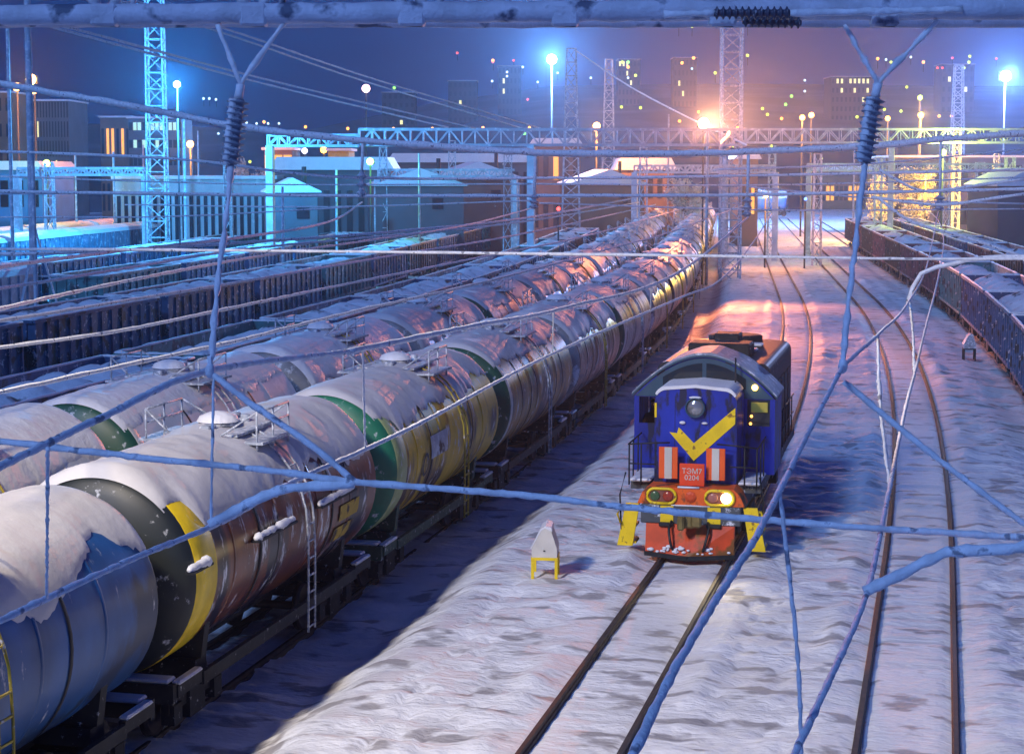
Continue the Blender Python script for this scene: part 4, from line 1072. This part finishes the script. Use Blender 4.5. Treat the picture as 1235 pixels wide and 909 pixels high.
yard_lamp(1137, 184, 175, .3, (.75, .95, .1), 12, 'yellow green lamp hanging beside the right span insulator', energy=5000, lcol=(.8, 1, .15))
yard_lamp(390, 181, 220, .4, (1, .4, .05), 10, 'orange lamp at the right of the lit orange hall')
yard_lamp(367, 182, 220, .34, (.8, .75, 1), 8, 'white lamp left of the orange lamp by the lit hall')
yard_lamp(923, 236, 165, .22, (1, .5, .2), 14, 'small orange lamp under the distant blue tank', energy=2500, lcol=(1, .35, .08))
yard_lamp(971, 240, 165, .14, (.1, .25, 1), 6, 'tiny blue shunting signal right of the small orange lamp')
yard_lamp(673, 252, 150, .16, (1, .06, .06), 6, 'tiny red signal at the foot of the narrow lattice mast')
yard_lamp(1116, 212, 224, .2, (1, .6, .08), 6, 'warm lamp shining into the frosted tree', energy=32000, lcol=(1, .50, .03))

TINY = {
 'orange': [(419, 155), (474, 155), (521, 155), (582, 154), (638, 154), (757, 105), (757, 81), (822, 76), (836, 70), (942, 143), (889, 154), (1132, 140), (1147, 140), (1113, 75), (1058, 71), (819, 146), (842, 135), (102, 140), (318, 147), (368, 153), (594, 73)],
 'red': [(619, 73), (594, 75), (636, 120), (1148, 70), (1130, 82), (1136, 82), (551, 64), (1201, 71)],
 'white': [(297, 148), (309, 149), (323, 149), (336, 149), (263, 161), (224, 156), (17, 151), (630, 81), (611, 87), (611, 92), (648, 99), (593, 98), (672, 88), (757, 94), (970, 97), (970, 110), (834, 83), (1068, 72), (1098, 69), (712, 94), (245, 119), (252, 119), (260, 120)],
 'green': [(475, 106), (954, 116), (757, 75), (947, 126), (632, 161)],
 'yellow': [(818, 32), (834, 32), (901, 31), (901, 67), (862, 88), (750, 75), (766, 91), (749, 129), (772, 130), (919, 131), (925, 138), (930, 176), (990, 191), (1093, 105), (1132, 105), (1162, 82), (1168, 75), (1033, 141), (51, 178), (301, 195), (1074, 75), (1066, 132), (1086, 134), (884, 176), (1169, 68)]}
TC = {'orange': ((1, .36, .05), 5), 'red': ((1, .09, .05), 3), 'white': ((.6, .85, 1), 3), 'green': ((.3, 1, .12), 3), 'yellow': ((.7, .9, .08), 2.5)}
TL = {'orange': 'small orange street lamp among the distant town lights', 'red': 'small red light among the distant town lights', 'white': 'small white street lamp among the distant town lights',
      'green': 'small green light among the distant town lights', 'yellow': 'small yellow green street lamp among the distant town lights'}
for k, L_ in TINY.items():
    proto = None
    for (px, py) in L_:
        p, d = on_hill(px, py+6)
        s_ = d/F*(1.9 if k in ('red', 'white') else 2.5)
        top = Vector((p.x, p.y, p.z+6*d/F))
        if proto is None:
            proto = empty('street_lamp', p)
            MB().tube([(0, .3, -1.5), (0, .3, 1)], .06, 6).build('post', M['dark_steel'], proto)
            MB().sphere((0, 0, 1), .38, 6).build('lamp_glass', light_mat(*TC[k]), proto); o = proto
            KIDS[proto.name] = list(kids(proto))
        else: o = copy_tree(proto)
        o.location = (p.x, p.y, p.z+6*d/F-s_/.5); o.scale = (s_*1.9,)*3
        tag(o, TL[k], 'street lamp', f'{k} lights scattered over the town')

# ------------------------------------------------------------------ buildings
M['win_dark'] = mat('dark_window', (.012, .015, .022), .25)
M['win_lit'] = emit('lit_window', (.85, .8, .35), 1.6)
M['win_cool'] = emit('cool_lit_window', (.5, .85, .75), 1.1)
M['win_warm'] = emit('warm_lit_window', (1, .42, .08), 1.6)
def building(px0, px1, ptop, d, depth, wallm, label, floors=4, cols=8, lit=(), litm=None, roof='flat', zb=None, winr=(.5, .5), cat='building'):
    a, b_ = at(px0, ptop, d), at(px1, ptop, d)
    c = (a+b_)/2; w = (b_-a).length
    if zb is None: zb = min(hill_z(c.x, c.y), hill_z(c.x-depth*math.sin(TH), c.y+depth))-1 if d > 390 else -.7
    t = empty('building', (c.x, c.y, zb), TH); tag(t, label, cat)
    h = c.z-zb
    MB().box((0, depth/2, h/2), (w, depth, h)).build('wall', wallm, t)
    r_ = MB()
    if roof == 'flat': r_.box((0, depth/2, h+.15), (w+.6, depth+.6, .3))
    else: r_.prism([(-w/2-.4, h), (w/2+.4, h), (w/2-.3, h+roof), (-w/2+.3, h+roof)], -.4, depth+.4)
    r_.build('roof', M['snow'], t)
    fh = h/floors
    dk, lt = MB(), MB(); cw = w/cols
    for i in range(cols):
        for j in range(floors):
            m_ = MB(); m_.box((-w/2+cw*(i+.5), -.03, fh*(j+.55)), (cw*winr[0], .1, fh*winr[1]))
            m_.build('window', (litm or M['win_lit']) if (i, j) in lit else M['win_dark'], t)
    return t
wall_grey = mat('grey_concrete_wall', (.10, .105, .125), .8, var=.2, vscale=.3)
wall_pale = mat('pale_plaster_wall', (.40, .46, .5), .8, var=.2, vscale=.3, frost=(.3, 1))
wall_blue = mat('blue_sheet_wall', (.05, .20, .42), .6, var=.2, vscale=.4)
wall_warm = mat('sandy_brick_wall', (.20, .12, .08), .8, var=.2, vscale=.3)
building(-40, 14, 112, 330, 14, wall_warm, 'tall sandy block at the left edge behind the orange lamps', 5, 5, {(3, 1)})
building(32, 82, 122, 360, 16, wall_grey, 'grey ribbed block right of the tall left pole', 6, 14, {(9, 2), (3, 4)}, winr=(.4, .8))
building(120, 156, 142, 300, 10, wall_warm, 'low orange lit block left of the wide lattice mast', 2, 6, {(1, 1), (2, 1), (4, 1)}, M['win_warm'])
building(154, 218, 143, 290, 10, wall_grey, 'low building with a row of bright windows behind the wide lattice mast', 5, 12, {(k, 4) for k in (1, 2, 4, 5, 6, 7, 9, 10)} | {(k, 3) for k in (1, 3, 6, 8)}, M['win_cool'], zb=3, winr=(.75, .45))
building(138, 330, 216, 165, 8, wall_pale, 'long pale depot shed with a row of dark windows at the left', 1, 22, set(), winr=(.5, .55))
building(-60, 50, 205, 165, 12, wall_blue, 'blue sheet metal shed at the left edge', 2, 6, set(), roof=.8)
building(318, 352, 181, 215, 8, wall_warm, 'small hall glowing orange left of the lit yellow hut', 2, 3, {(0, 1), (1, 1), (2, 1), (1, 0)}, M['win_warm'], winr=(.85, .7))
building(395, 420, 182, 215, 8, mat('yellow_hut_wall', (.5, .38, .05), .7), 'yellow hut under the left span insulator', 1, 2, {(0, 0)}, M['win_warm'], winr=(.6, .4))
building(330, 470, 205, 170, 10, wall_grey, 'dark low depot with snowy roof behind the green signal light', 1, 10, set(), roof=1.2)
building(470, 640, 196, 200, 12, wall_grey, 'long grey depot with snowy roof left of the narrow lattice mast', 2, 14, {(11, 1)}, roof=1.0)
building(640, 700, 176, 240, 12, wall_warm, 'brick workshop behind the narrow lattice mast', 2, 5, {(2, 1)}, M['win_warm'], roof=1.0)
building(745, 812, 205, 215, 10, wall_warm, 'brick workshop with warm light left of the orange lamp', 2, 6, {(3, 0), (4, 0)}, M['win_warm'], roof=1.4)
building(890, 914, 192, 215, 8, wall_warm, 'small orange lit gable hut right of the square lattice mast', 1, 2, {(1, 0)}, M['win_warm'], roof=1.2, winr=(.3, .3))
building(985, 1060, 207, 395, 10, wall_warm, 'long platform shed with orange light behind the right insulator', 1, 14, {(2, 0), (3, 0), (7, 0), (8, 0), (9, 0)}, M['win_warm'], roof=1.2, winr=(.7, .3))
building(1075, 1300, 190, 260, 14, wall_grey, 'dark workshop at the right behind the coal wagons', 2, 14, {(4, 1)}, M['win_warm'])
building(1002, 1054, 93, 620, 14, mat('dark_brick_block_wall', (.04, .04, .05), .9), 'apartment block on the hill with a bright top row of windows', 5, 10, {(k, 4) for k in (1, 2, 4, 5, 6, 7, 8)} | {(2, 3), (5, 3), (8, 3), (7, 2)}, M['win_lit'])
wall_night = mat('dark_block_wall', (.035, .037, .05), .9)
HB = [(540, 575, 98, 640, 'dim block on the hill left of the blue white floodlight', {(2, 2)}), (600, 628, 80, 700, 'dim block on the hill just left of the blue white floodlight', {(1, 2), (1, 3)}), (745, 772, 72, 720, 'tall block on the hill right of the narrow lattice masts', {(0, 4), (1, 4), (2, 4), (2, 3), (3, 2)}),
      (812, 840, 70, 700, 'dim block on the hill above the orange lamp', {(1, 2), (2, 1)}),
      (1135, 1175, 78, 720, 'block on the hill below red lights at the right', {(1, 3), (4, 2)}), (460, 500, 112, 600, 'dim block on the hill above the far gantry', {(3, 1)})]
for (x0, x1, y0, d, lb, lit) in HB:
    c = at((x0+x1)/2, y0, d); building(x0, x1, y0, d, 12, wall_night, lb, 5, 6, lit, zb=min(hill_z(c.x, c.y)-1, c.z-14))

# distant blue tank wagon beyond the locomotive
q = recolour(pA, mat('steel_blue_tank_paint', (.10, .22, .40), .5)); tag(q, 'distant steel blue tank wagon standing crosswise behind the locomotive', 'tank wagon', 'tank wagons standing in the yard')
c = at(914, 262, 330); q.location = (c.x, c.y, .3); q.rotation_euler.z = TH+R(84)

# ------------------------------------------------------------------ frosted tree
def tree(px, pbase_d, ptop, w, label, seed, leaves=5200):
    top = at(px, ptop, pbase_d); t = empty('frosted_tree', (top.x, top.y, -.3)); tag(t, label, 'tree')
    H = top.z+.3; rnd = random.Random(seed)
    tr = MB(); tr.tube([(0, 0, 0), (.1, 0, H*.3), (-.05, .1, H*.6), (0, 0, H*.9)], [.26, .2, .12, .04], 8)
    tips = []
    for k in range(26):
        a = rnd.uniform(0, 6.28); z0 = H*rnd.uniform(.22, .8); ln = w*.5*rnd.uniform(.6, 1.0)*math.sqrt(max(.08, 1-((z0/H-.5)/.42)**2))
        e = Vector((math.cos(a)*ln, math.sin(a)*ln, z0+rnd.uniform(.1, .28)*H)); e.z = min(e.z, H*.97)
        tr.tube([(0, 0, z0), e*.5+Vector((0, 0, z0*.5+.05)), e], [.08, .05, .02], 5); tips.append((Vector((0, 0, z0)), e))
    tr.build('trunk', mat('bark', (.08, .06, .05), .9), t)
    cr = MB()
    for k in range(leaves):
        a, e = rnd.choice(tips); p = a.lerp(e, rnd.uniform(.35, 1.08))+Vector((rnd.gauss(0, .28), rnd.gauss(0, .28), rnd.gauss(0, .26)))
        s_ = rnd.uniform(.09, .22); n1 = Vector((rnd.gauss(0, 1), rnd.gauss(0, 1), rnd.gauss(0, 1))).normalized(); n2 = n1.orthogonal().normalized()
        cr.add([p-n1*s_, p+n2*s_*.5, p+n1*s_, p-n2*s_*.5], [(0, 1, 2, 3)])
    cr.build('crown', mat('rime_twigs', (.66, .62, .52), .8, var=.25, vscale=2), t)
    return t
tree(1106, 235, 204, 6.2, 'frosted tree glowing yellow beside a lamp at the right', 3, 12000)
tree(1062, 236, 212, 3.6, 'small frosted tree left of the glowing yellow one', 9)

CL = [(300, 196, 190, 5.0, 'behind the left disc insulator'), (598, 206, 190, 4.5, 'at the right of the long grey depot'), (826, 214, 200, 4.0, 'between far tanks and orange lamp'), (1222, 206, 190, 5.0, 'at the right edge')]
for k, (px, py, d, w, lb) in enumerate(CL): tree(px, d, py, w, 'bare frosted tree '+lb, 20+k)
def shed(px, py, d, w, l, h, wm, label):
    c = at(px, py, d); t = empty('snowy_shed', (c.x, c.y, -.4), TH+R(12)); tag(t, label, 'shed')
    H = c.z+.4
    MB().box((0, 0, H/2), (w, l, H)).build('wall', wm, t)
    MB().prism([(-w/2-.3, H), (w/2+.3, H), (w/2+.3, H+.12), (0, H+h), (-w/2-.3, H+.12)], -l/2-.3, l/2+.3).build('roof', M['snow'], t)
    MB().box((w*.2, -l/2-.03, H-1.6), (1, .08, 1)).build('window', M['win_dark'], t)
    MB().box((-w*.2, -l/2-.03, 1.1), (1, .08, 2.1)).build('door', M['dark_steel'], t)
    MB().cyl((w*.3, l*.2, H+.3), (w*.3, l*.2, H+h+.9), .2).build('stove_pipe', M['dark_steel'], t)
for (px, py, d, w, l, h, wm, lb) in ((350, 232, 150, 4, 4, 1.2, wall_grey, 'dark hut with snowy roof under the gantry end'),
      (500, 224, 168, 8, 6, 1.6, wall_grey, 'grey hut with snowy roof between the left span insulators'), (570, 216, 190, 9, 6, 1.8, wall_warm, 'brown hut with snowy roof before the long grey depot'), (725, 222, 200, 8, 6, 1.6, wall_warm, 'brown hut with snowy roof right of the narrow lattice mast'), (1222, 224, 165, 6, 6, 1.6, wall_grey, 'dark hut with snowy roof above the right coal wagons')):
    shed(px, py, d, w, l, h, wm, lb)
SW = [((0, 213), (640, 222), 100, .035, 'thin span wire from the tall left pole level with the depot roofs'), ((150, 247), (640, 242), 110, .035, 'thin span wire along the foot of the pale depot shed'),
      ((640, 222), (1235, 214), 110, .04, 'thin span wire from the second span insulator to the right edge'), ((650, 245), (1235, 252), 90, .03, 'thin span wire just above the far ends of the coal wagons'),
      ((0, 262), (420, 250), 90, .03, 'thin span wire low across the left box wagons'), ((860, 205), (1235, 180), 120, .05, 'thin span wire rising to the right behind the disc insulator'),
      ((900, 225), (1235, 246), 105, .04, 'thin span wire falling to the right before the glowing tree')]
for (a, b_, d, r, lb) in SW:
    wire('span_wire', [at(*a, d), at((a[0]+b_[0])/2, (a[1]+b_[1])/2+5, d+3), at(*b_, d+6)], r, lb, 'wire', step=.6)

bx_blue = mat('frosted_blue_wagon_paint', (.10, .22, .34), .6, var=.3, vscale=2, frost=(.35, 2))
b4 = make_boxcar(bx_blue, M['snow'], 'x', 'covered wagons beyond the open wagons'); bpy.context.view_layer.update()
for k in range(16):
    q = b4 if k == 0 else copy_tree(b4)
    r_, c_ = k % 2, k//2
    tag(q, f'blue covered wagon with white roof, {ORD[c_]} from the left edge in the {["nearer", "farther"][r_]} covered row', 'wagon', 'covered wagons beyond the open wagons')
    put_wagon(q, -63-6.5*r_, 112+15.2*c_+5*r_, -.3)
for k, (px, py, d, lb) in enumerate(((60, 196, 150, 'short lattice column before the left blue shed'), (275, 186, 160, 'short lattice column left of the left disc insulator'), (462, 178, 165, 'short lattice column right of the green signal light'), (545, 170, 175, 'short lattice column between the two left span insulators'),
      (612, 182, 150, 'short lattice column left of the second span insulator'), (775, 178, 165, 'short lattice column left of the orange lamp post'), (930, 176, 185, 'short lattice column right of the square mast'), (985, 186, 170, 'short lattice column between third span insulator and right disc insulator'), (1140, 176, 210, 'short lattice column behind the rightmost span insulator'), (1200, 186, 220, 'short lattice column under the right floodlight'))):
    lattice((px, py), (px, 260), .6, .8, lb, d, .06)
for k, (xa, xb, y, d, lb) in enumerate(((20, 175, 203, 150, 'thin portal beam over the left blue wagons'), (455, 620, 205, 165, 'thin portal beam over the long grey depot front'), (765, 935, 200, 178, 'thin portal beam behind the third span insulator'), (975, 1210, 198, 190, 'thin portal beam over the far coal wagons'))):
    far_gantry(xa, xb, y, y+8, d, lb, (xa, xb), 22)

# ------------------------------------------------------------------ night haze
HZD = .00042
hz = MB(); hz.box((0, 1000, 120), (7000, 7200, 246))
hm_ = bpy.data.materials.new('night_haze'); hm_.use_nodes = True; t_ = hm_.node_tree; t_.nodes.clear()
o_ = N(t_, 'ShaderNodeOutputMaterial'); v_ = N(t_, 'ShaderNodeVolumePrincipled'); v_.inputs['Density'].default_value = HZD; v_.inputs['Color'].default_value = (.45, .68, 1, 1); v_.inputs['Anisotropy'].default_value = .76
t_.links.new(v_.outputs[0], o_.inputs['Volume'])
tag(hz.build('haze', hm_), 'thin frosty night haze lying over the whole yard and town', 'haze', kind='stuff')
